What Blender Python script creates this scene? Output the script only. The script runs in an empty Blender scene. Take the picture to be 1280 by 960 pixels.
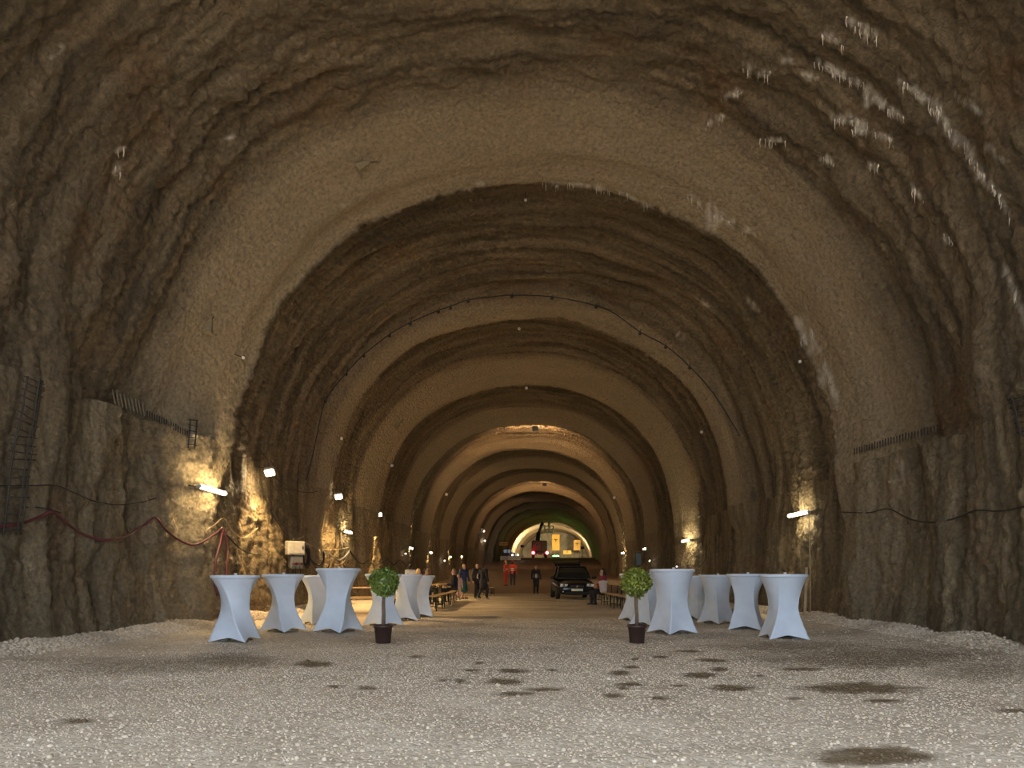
import bpy, bmesh, math, random
import numpy as np
from mathutils import Vector, Matrix
random.seed(7); RNG = np.random.default_rng(11)
SC = bpy.context.scene
COL = SC.collection
PI = math.pi
# ------------------------------------------------------------------ camera, sky, exposure
F = 888.0; CX = 640.0; HY = 720.0; CH = 1.08        # focal length in pixels, principal column, horizon row, eye height
cam = bpy.data.cameras.new('camera'); cam.sensor_width = 36; cam.lens = F/1280*36; cam.shift_y = 240/1280
cam.clip_start = .05; cam.clip_end = 500
camo = bpy.data.objects.new('camera', cam); COL.objects.link(camo)
camo.location = (0, 0, CH); camo.rotation_euler = (PI/2, 0, 0); SC.camera = camo
W = bpy.data.worlds.new('sky'); SC.world = W; W.use_nodes = True
W.node_tree.nodes['Background'].inputs[0].default_value = (.74, .86, 1.0, 1)
W.node_tree.nodes['Background'].inputs[1].default_value = 1.15
PORTAL_D = -2.5
pl = bpy.data.lights.new('portal', 'AREA'); pl.shape = 'RECTANGLE'; pl.size = 17; pl.size_y = 13; pl.cycles.is_portal = True
plo = bpy.data.objects.new('tunnel_mouth_sky_portal', pl); COL.objects.link(plo)
plo.location = (0, PORTAL_D-.3, 5.5); plo.rotation_euler = (PI/2, 0, 0)
sun = bpy.data.lights.new('sun', 'SUN'); sun.energy = 11; sun.color = (1, .93, .82); sun.angle = .01       # added to brighten the vault by bounce off the yard; never enters the bore
suno = bpy.data.objects.new('sun', sun); COL.objects.link(suno); suno.location = (20, 20, 40)
suno.rotation_euler = Vector((-.45, -.62, -.75)).to_track_quat('-Z', 'Y').to_euler()
SC.view_settings.view_transform = 'Standard'; SC.view_settings.look = 'None'; SC.view_settings.gamma = 1
SC.view_settings.use_curve_mapping = False
SC.view_settings.exposure = 1.95
# ------------------------------------------------------------------ noise
_perm = RNG.permutation(512).astype(np.int64)
_g = RNG.normal(size=(512, 2)); _g /= np.linalg.norm(_g, axis=1)[:, None]
def perlin(x, y):
    x = np.asarray(x, float); y = np.asarray(y, float); x, y = np.broadcast_arrays(x, y)
    xi = np.floor(x).astype(np.int64); yi = np.floor(y).astype(np.int64); xf = x-xi; yf = y-yi
    u = xf*xf*xf*(xf*(xf*6-15)+10); v = yf*yf*yf*(yf*(yf*6-15)+10)
    def gr(ix, iy, dx, dy):
        h = _perm[(_perm[ix & 511]+iy) & 511]; return _g[h, 0]*dx+_g[h, 1]*dy
    a = gr(xi, yi, xf, yf); b = gr(xi+1, yi, xf-1, yf); c = gr(xi, yi+1, xf, yf-1); d = gr(xi+1, yi+1, xf-1, yf-1)
    return ((a+(b-a)*u)+((c+(d-c)*u)-(a+(b-a)*u))*v)*1.5
def fbm(x, y, o=3):
    r = 0; a = 1.0
    for k in range(o):
        r = r+a*perlin(np.asarray(x)*2**k+17.3*k, np.asarray(y)*2**k+5.1*k); a *= .5
    return r
def sst(t):
    t = np.clip(t, 0, 1); return t*t*(3-2*t)
# ------------------------------------------------------------------ the tunnel as a surface
XCD = np.array([-40, 5, 10, 16, 24.5, 33, 50, 76, 100, 138, 170.]); XCV = np.array([0, 0, .1, .45, .58, .65, 1.15, 2.9, 5.0, 8.1, 10.6])
def xc(d): return np.interp(d, XCD, XCV)
ZL, ZR, ZC, NE = 4.05, 3.5, 3.0, 2.2
PER = 8.5
def saw(d, s):
    dj = d+.22*perlin(np.asarray(s)*.45, d*0+3.3)+.07*perlin(np.asarray(s)*2.1, d*0+8.3)
    q = (dj-16)/PER; p = q % 1; kk = np.floor(q)
    b0 = np.where(kk == -1, .66, np.where(kk == 0, .80, np.where(kk == 1, .60, .64)))
    S = np.where(p < .05, sst(p/.05), np.where(p < b0, 1.0, 1-sst((p-b0)/(.97-b0))**.85))
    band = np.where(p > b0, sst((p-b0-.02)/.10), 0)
    return S, band
AMP = .62
def th0(z): return math.asin(((z-ZC)/7.2)**(NE/2))
TL, TR = th0(ZL), th0(ZR)
def vault(t, d):
    """t in 0..1 from the left ledge over the crown to the right ledge"""
    t = np.asarray(t, float); d = np.asarray(d, float)
    th = PI-TL-(PI-TL-TR)*t; s = ZL+9.6*(PI-th)*1.0
    S, band = saw(d, s)
    a = 6.88+AMP*S*.85; b = 6.95+AMP*S
    c = np.cos(th); sn = np.sin(th)
    x = a*np.sign(c)*np.abs(c)**(2/NE); z = ZC+b*np.abs(sn)**(2/NE)
    pk = sst((d-11.5)/.45)*(1-sst((d-14.2)/1.8)); sw = sst((d-9)/1.5)*(1-sst((d-11.4)/.4)); lowv = np.exp(-((z-4.3)/1.5)**2)
    x = x+np.sign(c)*lowv*(.30*pk-.20*sw)                        # pocket over the ledge and the swelling before it
    rough = 1-.72*band
    nr = 1-sst((d-13)/3)                                         # blistered nearest the mouth, thinly hooped farther in
    k = nr*(.10*fbm(s/1.9, d/.75, 2)+.05*fbm(s/.9+40, d/.45, 2))+(1-nr)*(.11*fbm(s/5.5, d/.50, 2)+.065*fbm(s/2.4+40, d/.30, 2))
    k = k+.030*perlin(s/.36, d/.26)+.052*perlin(s/.17+9, d/.15)
    k = k*rough*(1+.35*perlin(s/5, d/3+20))+.10*perlin(s/5+7, d/2.6)
    # thin hoops left by the spraying
    k = k+(.04+.06*(1-nr))*rough*np.sin(d*2*PI/1.05+2.2*perlin(s/6, d/4))
    nx, nz = -x, (ZC+.6-z); L = np.hypot(nx, nz)+1e-6
    return xc(d)+x+nx/L*k, z+nz/L*k, s, band
def wallx(side, z, d, disp=True):
    """side -1 left, +1 right; x of the lower wall"""
    z = np.asarray(z, float); d = np.asarray(d, float)
    s = z+(0 if side < 0 else 57)
    S, band = saw(d, s)
    hw = 6.85+.20*np.sin(PI*np.clip(z, 0, 4.5)/4.5)+.30*S
    k = 0
    if disp:
        k = .22*perlin(s/3.4, d/1.05)+.10*fbm(s/1.4+3, d/.55+9, 3)+.045*perlin(s/.30, d/.22)+.042*perlin(s/.14, d/.12)
        gou = perlin(s/1.9+60, d/.5+4); k = k-.20*np.clip(gou-.35, 0, 1)
    x = xc(d)+side*(hw-k)
    # outside the ledge stretch the wall runs smoothly into the vault
    zt = ZL if side < 0 else ZR
    B = 1-sst((d-11.2)/.8)*(1-sst((d-15.2)/.8)); w = sst((z-(zt-1.3))/1.3)*B
    ex = vault(0.0 if side < 0 else 1.0, d)[0]
    x = x*(1-w)+ex*w
    return x, s, band
def ramp(d): return np.interp(d, [-50, 43.5, 46, 60, 108, 113, 200], [0, 0, .08, .92, 3.85, 3.98, 3.98])
def floorz(x, d):
    x = np.asarray(x, float); d = np.asarray(d, float); u = np.abs(x-xc(d))
    b = np.exp(-((u-7.05)/.50)**2)*sst((d-7.5)/3)*(1-sst((d-26)/8))*(.15+.08*perlin(d/1.3, x*0+2.2+np.sign(x)*3))
    return ramp(d)+b+.022*perlin(x/1.7, d/1.9)+.010*perlin(x/.5+3, d/.5)
def ray(px, py, d): return np.array([(px-CX)/F*d, d, CH+(HY-py)/F*d])
def hit(px, py, inset=.05, dmax=140):
    """where the sight line through a pixel meets the tunnel surface"""
    d = np.arange(8.6, dmax, .05); X = (px-CX)/F*d-xc(d); Z = CH+(HY-py)/F*d; low = Z < np.where(X < 0, ZL, ZR)
    wl = np.abs(wallx(-1 if px < CX else 1, Z, d)[0]-xc(d)); out_w = np.abs(X) > wl-inset
    S, _ = saw(d, ZL+9.6*np.arctan2(Z-ZC, -X)); a = 6.88+AMP*S*.85; b = 6.95+AMP*S
    sx = np.minimum(np.abs(X)/a, 1)**(NE/2); sz = (np.maximum(Z-ZC, 0)/b)**(NE/2); th = np.arctan2(sz, sx*np.sign(X))
    vx, vz, _, _ = vault((PI-TL-th)/(PI-TL-TR), d); out_v = np.hypot(X, Z-ZC) > np.hypot(vx-xc(d), vz-ZC)-inset
    k = np.flatnonzero(np.where(low, out_w, out_v)); return Vector(ray(px, py, float(d[k[0]]) if len(k) else dmax))
# ------------------------------------------------------------------ materials
def mat(name, col, rough=.6, metal=0, emit=None, es=0, var=0, scale=8, bump=0, bscale=40, spec=.5):
    m = bpy.data.materials.new(name); m.use_nodes = True; nt = m.node_tree; b = nt.nodes['Principled BSDF']
    b.inputs['Base Color'].default_value = (*col, 1); b.inputs['Roughness'].default_value = rough; b.inputs['Metallic'].default_value = metal
    b.inputs['Specular IOR Level'].default_value = spec
    if emit: b.inputs['Emission Color'].default_value = (*emit, 1); b.inputs['Emission Strength'].default_value = es
    tc = nt.nodes.new('ShaderNodeTexCoord')
    if var:
        n = nt.nodes.new('ShaderNodeTexNoise'); n.inputs['Scale'].default_value = scale; n.inputs['Detail'].default_value = 3
        nt.links.new(tc.outputs['Object'], n.inputs['Vector'])
        r = nt.nodes.new('ShaderNodeMapRange'); r.inputs[1].default_value = .3; r.inputs[2].default_value = .7; r.inputs[3].default_value = 1-var; r.inputs[4].default_value = 1+var
        nt.links.new(n.outputs['Fac'], r.inputs[0])
        h = nt.nodes.new('ShaderNodeHueSaturation'); h.inputs['Color'].default_value = (*col, 1); nt.links.new(r.outputs[0], h.inputs['Value'])
        nt.links.new(h.outputs[0], b.inputs['Base Color'])
    if bump:
        n = nt.nodes.new('ShaderNodeTexNoise'); n.inputs['Scale'].default_value = bscale; n.inputs['Detail'].default_value = 2
        nt.links.new(tc.outputs['Object'], n.inputs['Vector'])
        bp = nt.nodes.new('ShaderNodeBump'); bp.inputs['Strength'].default_value = bump; bp.inputs['Distance'].default_value = .01
        nt.links.new(n.outputs['Fac'], bp.inputs['Height']); nt.links.new(bp.outputs[0], b.inputs['Normal'])
    return m
def shotcrete(name, dark, mid, light, pale):
    m = bpy.data.materials.new(name); m.use_nodes = True; nt = m.node_tree; N = nt.nodes.new; L = nt.links.new; b = nt.nodes['Principled BSDF']
    uv = N('ShaderNodeUVMap'); uv.uv_map = 'UVMap'
    tc = N('ShaderNodeTexCoord')
    def noise(src, sx, sy, det=4, rgh=.6):
        mp = N('ShaderNodeMapping'); mp.inputs['Scale'].default_value = (sx, sy, sy); L(src, mp.inputs[0])
        n = N('ShaderNodeTexNoise'); n.inputs['Scale'].default_value = 1; n.inputs['Detail'].default_value = det; n.inputs['Roughness'].default_value = rgh
        L(mp.outputs[0], n.inputs['Vector']); return n.outputs['Fac']
    def rampn(f, stops):
        r = N('ShaderNodeValToRGB'); e = r.color_ramp.elements
        while len(e) < len(stops): e.new(.5)
        for q, (p, c) in zip(e, stops): q.position = p; q.color = (*c, 1) if len(c) == 3 else c
        L(f, r.inputs[0]); return r.outputs[0]
    def mix(f, a, c, mode='MIX'):
        x = N('ShaderNodeMix'); x.data_type = 'RGBA'; x.blend_type = mode
        if isinstance(f, float): x.inputs[0].default_value = f
        else: L(f, x.inputs[0])
        L(a, x.inputs[6]) if not isinstance(a, tuple) else setattr(x.inputs[6], 'default_value', (*a, 1))
        L(c, x.inputs[7]) if not isinstance(c, tuple) else setattr(x.inputs[7], 'default_value', (*c, 1))
        return x.outputs[2]
    streak = noise(uv.outputs[0], .17, 3.6, 5)
    base = rampn(streak, [(.30, dark), (.50, mid), (.70, light)])
    patch = noise(uv.outputs[0], .5, .5, 4)
    base = mix(rampn(patch, [(.54, (0, 0, 0)), (.75, (.5, .5, .5))]), base, (.25, .125, .045))     # rusty ochre seep
    at = N('ShaderNodeAttribute'); at.attribute_name = 'lit_band'  # daylight on the bands facing the mouth, painted in as a paler colour
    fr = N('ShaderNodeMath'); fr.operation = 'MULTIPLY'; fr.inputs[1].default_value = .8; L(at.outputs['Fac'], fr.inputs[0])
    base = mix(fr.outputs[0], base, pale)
    grain = noise(tc.outputs['Object'], 14, 14, 4, .7)
    base = mix(.5, base, rampn(grain, [(.32, (.22, .22, .22)), (.62, (1, 1, 1))]), 'MULTIPLY')
    al = N('ShaderNodeAttribute'); al.attribute_name = 'lime'
    base = mix(al.outputs['Fac'], base, (.66, .60, .51))
    L(base, b.inputs['Base Color'])
    b.inputs['Roughness'].default_value = .72; b.inputs['Specular IOR Level'].default_value = .35
    g1 = noise(tc.outputs['Object'], 8, 8, 6, .72)
    bp = N('ShaderNodeBump'); bp.inputs['Strength'].default_value = 1; bp.inputs['Distance'].default_value = .17; L(g1, bp.inputs['Height'])
    vo = N('ShaderNodeTexVoronoi'); vo.inputs['Scale'].default_value = 11; vo.feature = 'SMOOTH_F1'; L(tc.outputs['Object'], vo.inputs['Vector'])
    b2 = N('ShaderNodeBump'); b2.invert = True; b2.inputs['Strength'].default_value = .8; b2.inputs['Distance'].default_value = .07; L(vo.outputs['Distance'], b2.inputs['Height']); L(bp.outputs[0], b2.inputs['Normal']); L(b2.outputs[0], b.inputs['Normal'])
    return m
M = {}
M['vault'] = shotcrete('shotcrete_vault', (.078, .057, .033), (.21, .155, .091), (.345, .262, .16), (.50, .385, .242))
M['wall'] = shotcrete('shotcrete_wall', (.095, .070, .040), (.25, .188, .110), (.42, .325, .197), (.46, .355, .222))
M['cover'] = mat('stretch_cover', (.66, .725, .82), .75, var=.05, scale=5, bump=.15, bscale=60)
M['pot'] = mat('brown_plastic', (.055, .028, .022), .45)
M['bark'] = mat('bark', (.17, .10, .055), .85, var=.3, scale=30, bump=.5)
M['soil'] = mat('soil', (.04, .028, .018), .95, var=.3, scale=40)
M['black'] = mat('black_rubber', (.012, .012, .012), .6)
M['rebar'] = mat('rebar_steel', (.045, .036, .028), .7, metal=.3, var=.3, scale=30)
M['palebar'] = mat('dusty_bar', (.22, .17, .10), .85, var=.2, scale=20)
M['hose'] = mat('wine_red_hose', (.10, .017, .023), .5, var=.15, scale=6)
M['steel'] = mat('grey_steel', (.22, .22, .22), .4, metal=.6)
M['grey'] = mat('dusty_grey_plastic', (.36, .34, .30), .6, var=.15, scale=9)
M['white'] = mat('white_plastic', (.8, .8, .78), .5)
M['lime'] = mat('lime_deposit', (.60, .53, .43), .8, var=.2, scale=20)
M['wood'] = mat('varnished_spruce', (.52, .33, .15), .5, var=.15, scale=7)
M['lath'] = mat('pale_lath', (.42, .31, .19), .8, var=.2, scale=12)
M['greensteel'] = mat('dark_green_steel', (.018, .03, .022), .5)
M['glass'] = mat('clear_tumbler', (.75, .75, .75), .15)
# ------------------------------------------------------------------ mesh helpers
def link(name, me, m=None, parent=None):
    o = bpy.data.objects.new(name, me); COL.objects.link(o)
    if m is not None: me.materials.append(M[m] if isinstance(m, str) else m)
    if parent is not None: o.parent = parent
    return o
def tag(o, label, cat, group=None, kind=None):
    o['label'] = label; o['category'] = cat
    if group: o['group'] = group
    if kind: o['kind'] = kind
    return o
def empty(name, loc, label=None, cat=None, rz=0, group=None):
    o = bpy.data.objects.new(name, None); COL.objects.link(o); o.location = loc; o.rotation_euler = (0, 0, rz); o.empty_display_size = .1
    if label: tag(o, label, cat, group)
    return o
def pymesh(name, v, f, smooth=True):
    me = bpy.data.meshes.new(name); me.from_pydata([tuple(map(float, q)) for q in v], [], f); me.update()
    if smooth: me.polygons.foreach_set('use_smooth', [True]*len(me.polygons))
    return me
def npmesh(name, V, Q, smooth=True):
    """fast mesh from vertex array and an index array of equal-sided faces"""
    me = bpy.data.meshes.new(name); V = np.asarray(V, np.float32); Q = np.asarray(Q, np.int32); n, k = Q.shape
    me.vertices.add(len(V)); me.vertices.foreach_set('co', V.ravel())
    me.loops.add(n*k); me.loops.foreach_set('vertex_index', Q.ravel())
    me.polygons.add(n); me.polygons.foreach_set('loop_start', np.arange(n, dtype=np.int32)*k); me.polygons.foreach_set('loop_total', np.full(n, k, np.int32))
    if smooth: me.polygons.foreach_set('use_smooth', np.ones(n, bool))
    me.update(calc_edges=True); me.validate(); return me
def gridq(r, c):
    i = np.arange(r-1)[:, None]*c+np.arange(c-1)[None, :]; i = i.ravel()
    return np.stack([i, i+1, i+c+1, i+c], 1)
def fattr(me, name, vals):
    a = me.attributes.new(name, 'FLOAT', 'POINT'); a.data.foreach_set('value', np.asarray(vals, np.float32).ravel())
def uvset(me, U):
    uv = me.uv_layers.new(name='UVMap'); li = np.empty(len(me.loops), np.int32); me.loops.foreach_get('vertex_index', li)
    uv.data.foreach_set('uv', np.asarray(U, np.float32)[li].ravel())
class MB:
    """collects boxes, tubes, lathes; build() links them as one mesh object"""
    def __init__(s): s.v = []; s.f = []; s.sm = []
    def add(s, v, f, sm=True):
        n = len(s.v); s.v += [tuple(map(float, q)) for q in v]; s.f += [tuple(i+n for i in q) for q in f]; s.sm += [sm]*len(f); return s
    def box(s, c, size, rot=None, bev=0.0):
        bm = bmesh.new(); bmesh.ops.create_cube(bm, size=1); bmesh.ops.scale(bm, vec=size, verts=bm.verts)
        if bev: bmesh.ops.bevel(bm, geom=list(bm.edges), offset=bev, segments=1, affect='EDGES', clamp_overlap=True)
        if rot is not None: bmesh.ops.transform(bm, matrix=rot.to_4x4(), verts=bm.verts)
        bmesh.ops.translate(bm, vec=c, verts=bm.verts); bm.verts.index_update()
        s.add([q.co[:] for q in bm.verts], [[q.index for q in f.verts] for f in bm.faces], False); bm.free(); return s
    def tube(s, pts, r, n=6, cap=True):
        pts = [Vector(p) for p in pts]; rs = r if isinstance(r, (list, tuple)) else [r]*len(pts); v = []; f = []
        up = Vector((0, 0, 1)); 
        for i, p in enumerate(pts):
            t = (pts[min(i+1, len(pts)-1)]-pts[max(i-1, 0)]).normalized()
            if abs(t.dot(up)) > .95: up = Vector((1, 0, 0))
            a = t.cross(up).normalized(); b = a.cross(t).normalized(); up = b
            for k in range(n):
                w = 2*PI*k/n; v.append(p+(a*math.cos(w)+b*math.sin(w))*rs[i])
        for i in range(len(pts)-1):
            for k in range(n): f.append((i*n+k, i*n+(k+1) % n, (i+1)*n+(k+1) % n, (i+1)*n+k))
        if cap: f.append(tuple(range(n))[::-1]); f.append(tuple((len(pts)-1)*n+k for k in range(n)))
        return s.add(v, f)
    def lathe(s, prof, n=20, c=(0, 0, 0)):
        v = []; f = []
        for r, z in prof:
            for k in range(n): w = 2*PI*k/n; v.append((c[0]+r*math.cos(w), c[1]+r*math.sin(w), c[2]+z))
        for i in range(len(prof)-1):
            for k in range(n): f.append((i*n+k, i*n+(k+1) % n, (i+1)*n+(k+1) % n, (i+1)*n+k))
        f.append(tuple(range(n))[::-1]); f.append(tuple((len(prof)-1)*n+k for k in range(n)))
        return s.add(v, f)
    def ball(s, c, r, n=10, m=7):
        v = []; f = []; rx, ry, rz = r if isinstance(r, (tuple, list)) else (r, r, r)
        for i in range(1, m):
            for k in range(n):
                a = PI*i/m; w = 2*PI*k/n; v.append((c[0]+rx*math.sin(a)*math.cos(w), c[1]+ry*math.sin(a)*math.sin(w), c[2]+rz*math.cos(a)))
        for i in range(m-2):
            for k in range(n): f.append((i*n+k, (i+1)*n+k, (i+1)*n+(k+1) % n, i*n+(k+1) % n))
        f.append(tuple(range(n))); f.append(tuple((m-2)*n+k for k in range(n))[::-1])
        return s.add(v, f)
    def loft(s, rings, cap=True, sm=True):
        n = len(rings[0]); v = [p for r in rings for p in r]; f = []
        for i in range(len(rings)-1):
            for k in range(n): f.append((i*n+k, i*n+(k+1) % n, (i+1)*n+(k+1) % n, (i+1)*n+k))
        if cap: f.append(tuple(range(n))[::-1]); f.append(tuple((len(rings)-1)*n+k for k in range(n)))
        return s.add(v, f, sm)
    def mesh(s, name):
        me = pymesh(name, s.v, s.f, False); me.polygons.foreach_set('use_smooth', s.sm); return me
    def build(s, name, m, parent=None, loc=None):
        o = link(name, s.mesh(name), m, parent)
        if loc is not None: o.location = loc
        return o
def children(o): return [c for c in COL.objects if c.parent == o]
def copy_tree(o, parent=None):
    c = o.copy(); COL.objects.link(c); c.parent = parent
    for ch in [q for q in COL.objects if q.parent == o]: copy_tree(ch, c)
    return c
def sag(a, b, drop, n=10):
    a = Vector(a); b = Vector(b); return [a.lerp(b, i/n)-Vector((0, 0, drop*4*(i/n)*(1-i/n))) for i in range(n+1)]
# ------------------------------------------------------------------ setting: vault, walls, floor, end face
def drows(end):
    r = list(np.arange(PORTAL_D, 8.4, .30)); d = 8.4
    while d < end: r.append(d); d += max(.045, .0042*d)
    return np.array(r+[end])
END = 147.0
D = drows(END)
# lime seeps: (pixel x, pixel y, half length px, half width px, tilt deg)
LIME = [(890, 270, 9, 22, 0), (868, 250, 12, 5, 35), (905, 272, 14, 7, 30), (935, 288, 10, 4, 25), (735, 233, 28, 4, 8), (690, 229, 12, 3, 5), (800, 252, 30, 3, 25),
        (1055, 95, 40, 4, 25), (1085, 118, 7, 16, 0), (1040, 85, 20, 5, 30), (1110, 135, 25, 6, 35), (1150, 118, 34, 5, 32), (1180, 150, 26, 5, 45), (1195, 170, 32, 7, 48), (1225, 215, 34, 7, 52),
        (1248, 245, 26, 5, 58), (1060, 150, 26, 6, 5), (1075, 160, 10, 12, 0), (1105, 170, 14, 4, 20), (1033, 200, 10, 5, 20), (1093, 208, 9, 6, 30), (1145, 240, 14, 4, 50), (1185, 300, 9, 6, 50),
        (1270, 370, 5, 40, -20), (935, 85, 6, 12, 0), (955, 92, 12, 4, -15), (915, 118, 16, 5, -20), (895, 150, 14, 4, -25), (965, 175, 18, 3, 5), (1040, 48, 16, 5, 25), (1072, 30, 20, 5, 25), (1085, 40, 14, 8, 30),
        (1010, 420, 9, 30, -28), (1035, 475, 7, 34, -20), (150, 187, 9, 3, -30), (145, 210, 7, 10, 30), (72, 65, 12, 4, -45), (285, 172, 12, 3, -20), (1128, 590, 4, 24, -12), (940, 380, 16, 3, 45), (880, 380, 16, 3, 40), (850, 420, 9, 3, 45),
        (430, 255, 12, 4, -15), (600, 229, 8, 4, 0), (1240, 190, 20, 4, 45), (1210, 130, 22, 4, 35), (1010, 95, 16, 4, 20), (985, 75, 12, 4, 15), (240, 545, 5, 14, 0)]
def lime_at(X, Y, Z):
    px = CX+F*X/np.maximum(Y, .5); py = HY-F*(Z-CH)/np.maximum(Y, .5); r = np.zeros_like(px)
    wob = perlin(px/9, py/22)*.9+.12; st = .45+1.1*perlin(px/6, py/24)
    for (a, b, h, w, t) in LIME:
        c, s = math.cos(math.radians(t)), math.sin(math.radians(t)); dx, dy = px-a, py-b
        u = (dx*c+dy*s)/h; v = (-dx*s+dy*c)/w; q = u*u+v*v
        r = np.maximum(r, np.clip(1.35-q-wob, 0, 1)*np.clip(st+.25, 0, 1))
    return np.where((Y > 8) & (Y < 30), r*1.0, 0)
def shell(name, X, Y, Z, U, band, m, flip):
    r, c = X.shape; V = np.stack([X, Y, Z], -1).reshape(-1, 3); Q = gridq(r, c)
    if flip: Q = Q[:, ::-1]
    me = npmesh(name, V, Q); uvset(me, np.stack([U, Y], -1).reshape(-1, 2)); fattr(me, 'lit_band', band)
    fattr(me, 'lime', lime_at(X.ravel(), Y.ravel(), Z.ravel()))
    o = link(name, me, m); o['kind'] = 'structure'; return o
T = np.linspace(0, 1, 600)
TT, DD = np.meshgrid(T, D)
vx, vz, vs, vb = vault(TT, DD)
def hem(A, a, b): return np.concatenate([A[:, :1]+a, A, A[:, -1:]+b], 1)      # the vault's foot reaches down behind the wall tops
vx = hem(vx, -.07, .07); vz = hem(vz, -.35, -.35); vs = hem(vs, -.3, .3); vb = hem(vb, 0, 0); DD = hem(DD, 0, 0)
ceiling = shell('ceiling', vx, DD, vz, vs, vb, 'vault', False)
ceiling['label'] = 'brown sprayed-concrete tunnel vault stepping in along hoops'; 
for side, nm, zt in ((-1, 'wall_left', ZL), (1, 'wall_right', ZR)):
    zz = np.linspace(-.5, zt, 96); ZZ, D2 = np.meshgrid(zz, D)
    X, U, B = wallx(side, ZZ, D2)
    tx, tz, _, _ = vault(0.0 if side < 0 else 1.0, D)        # ledge running back under the vault
    X = np.concatenate([X, (tx+side*.12)[:, None], (tx+side*.45)[:, None]], 1); ZZ = np.concatenate([ZZ, np.full((len(D), 1), zt+.03), np.full((len(D), 1), zt+.9)], 1)
    D2 = np.concatenate([D2, D[:, None], D[:, None]], 1); U = np.concatenate([U, U[:, -1:]+.3, U[:, -1:]+1], 1); B = np.concatenate([B, B[:, -1:], B[:, -1:]], 1)
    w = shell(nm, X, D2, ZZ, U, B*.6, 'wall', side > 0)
    w['label'] = 'rough lower %s tunnel wall of folded sprayed concrete' % ('left' if side < 0 else 'right')
# end face of the heading
mb = []; th = np.linspace(0, PI, 40)
fv = [(float(xc(END)), END-.6, 6.0)]; ff = []
for k, t in enumerate(th): fv.append((float(xc(END))+7.6*math.cos(t), END+.15*math.sin(k*2.1), 3.0+7.7*math.sin(t)))
ff = [(0, k+1, k+2) for k in range(39)]+[(0, 40, 1)]
M['face'] = mat('tunnel_face', (.42, .36, .26), .9, var=.25, scale=.8, bump=.6, bscale=3)
wb = link('wall_back', pymesh('wall_back', fv, ff, False), 'face'); wb['kind'] = 'structure'; wb['label'] = 'pale rock face closing the far end of the tunnel'
# floor: gravel flat, then the ramp up to the bench
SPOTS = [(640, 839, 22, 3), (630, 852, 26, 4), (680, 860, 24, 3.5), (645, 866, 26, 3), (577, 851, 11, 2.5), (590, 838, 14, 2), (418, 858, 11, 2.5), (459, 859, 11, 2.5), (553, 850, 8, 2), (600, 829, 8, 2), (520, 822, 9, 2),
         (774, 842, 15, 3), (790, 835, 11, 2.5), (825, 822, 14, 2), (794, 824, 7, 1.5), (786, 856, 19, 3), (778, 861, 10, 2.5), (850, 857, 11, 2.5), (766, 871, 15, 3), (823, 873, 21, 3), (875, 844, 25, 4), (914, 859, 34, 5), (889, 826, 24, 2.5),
         (898, 837, 14, 2.5), (1000, 837, 30, 3), (1075, 859, 80, 7), (992, 872, 14, 2), (1100, 876, 25, 3), (1085, 948, 85, 13), (95, 902, 22, 4), (390, 830, 28, 4), (1265, 889, 30, 3), (860, 815, 20, 1.5), (690, 838, 8, 2), (948, 845, 9, 1.5)]  # wet spots on the gravel
SOFT = [(290, 826, 75, 12, .55), (180, 832, 130, 14, .4), (1090, 822, 190, 17, .55), (1000, 808, 120, 8, .5), (420, 800, 120, 6, .3), (900, 795, 70, 5, .3), (1230, 838, 90, 16, .4), (640, 770, 260, 5, .25)]  # broad soft darker bands about the table feet
def darkened(X, Y):
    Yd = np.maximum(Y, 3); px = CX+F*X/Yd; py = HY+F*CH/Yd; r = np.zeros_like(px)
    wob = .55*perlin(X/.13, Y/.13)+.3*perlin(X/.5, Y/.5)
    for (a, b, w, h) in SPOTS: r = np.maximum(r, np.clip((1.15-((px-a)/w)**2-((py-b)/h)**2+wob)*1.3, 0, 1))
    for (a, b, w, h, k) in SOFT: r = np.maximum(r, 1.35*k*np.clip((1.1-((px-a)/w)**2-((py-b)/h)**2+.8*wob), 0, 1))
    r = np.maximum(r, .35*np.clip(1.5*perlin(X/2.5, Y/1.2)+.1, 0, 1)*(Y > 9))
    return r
FD = [-45., -30., -20., -12.]+list(np.arange(-8, 3, .4)); d = 3.0
while d < END+1: FD.append(d); d += max(.055, .0065*d)
FD = np.array(FD); FU = np.linspace(-8.4, 8.4, 190)
UU, FDD = np.meshgrid(FU, FD); FX = UU*np.where(FDD < PORTAL_D-1, 4, 1)+xc(FDD)
FZ = floorz(FX, FDD)
me = npmesh('floor', np.stack([FX, FDD, FZ], -1).reshape(-1, 3), gridq(*FX.shape)); fattr(me, 'darkened', darkened(FX.ravel(), FDD.ravel()))
fattr(me, 'rampmix', sst((FDD.ravel()-43)/1.2))
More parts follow.
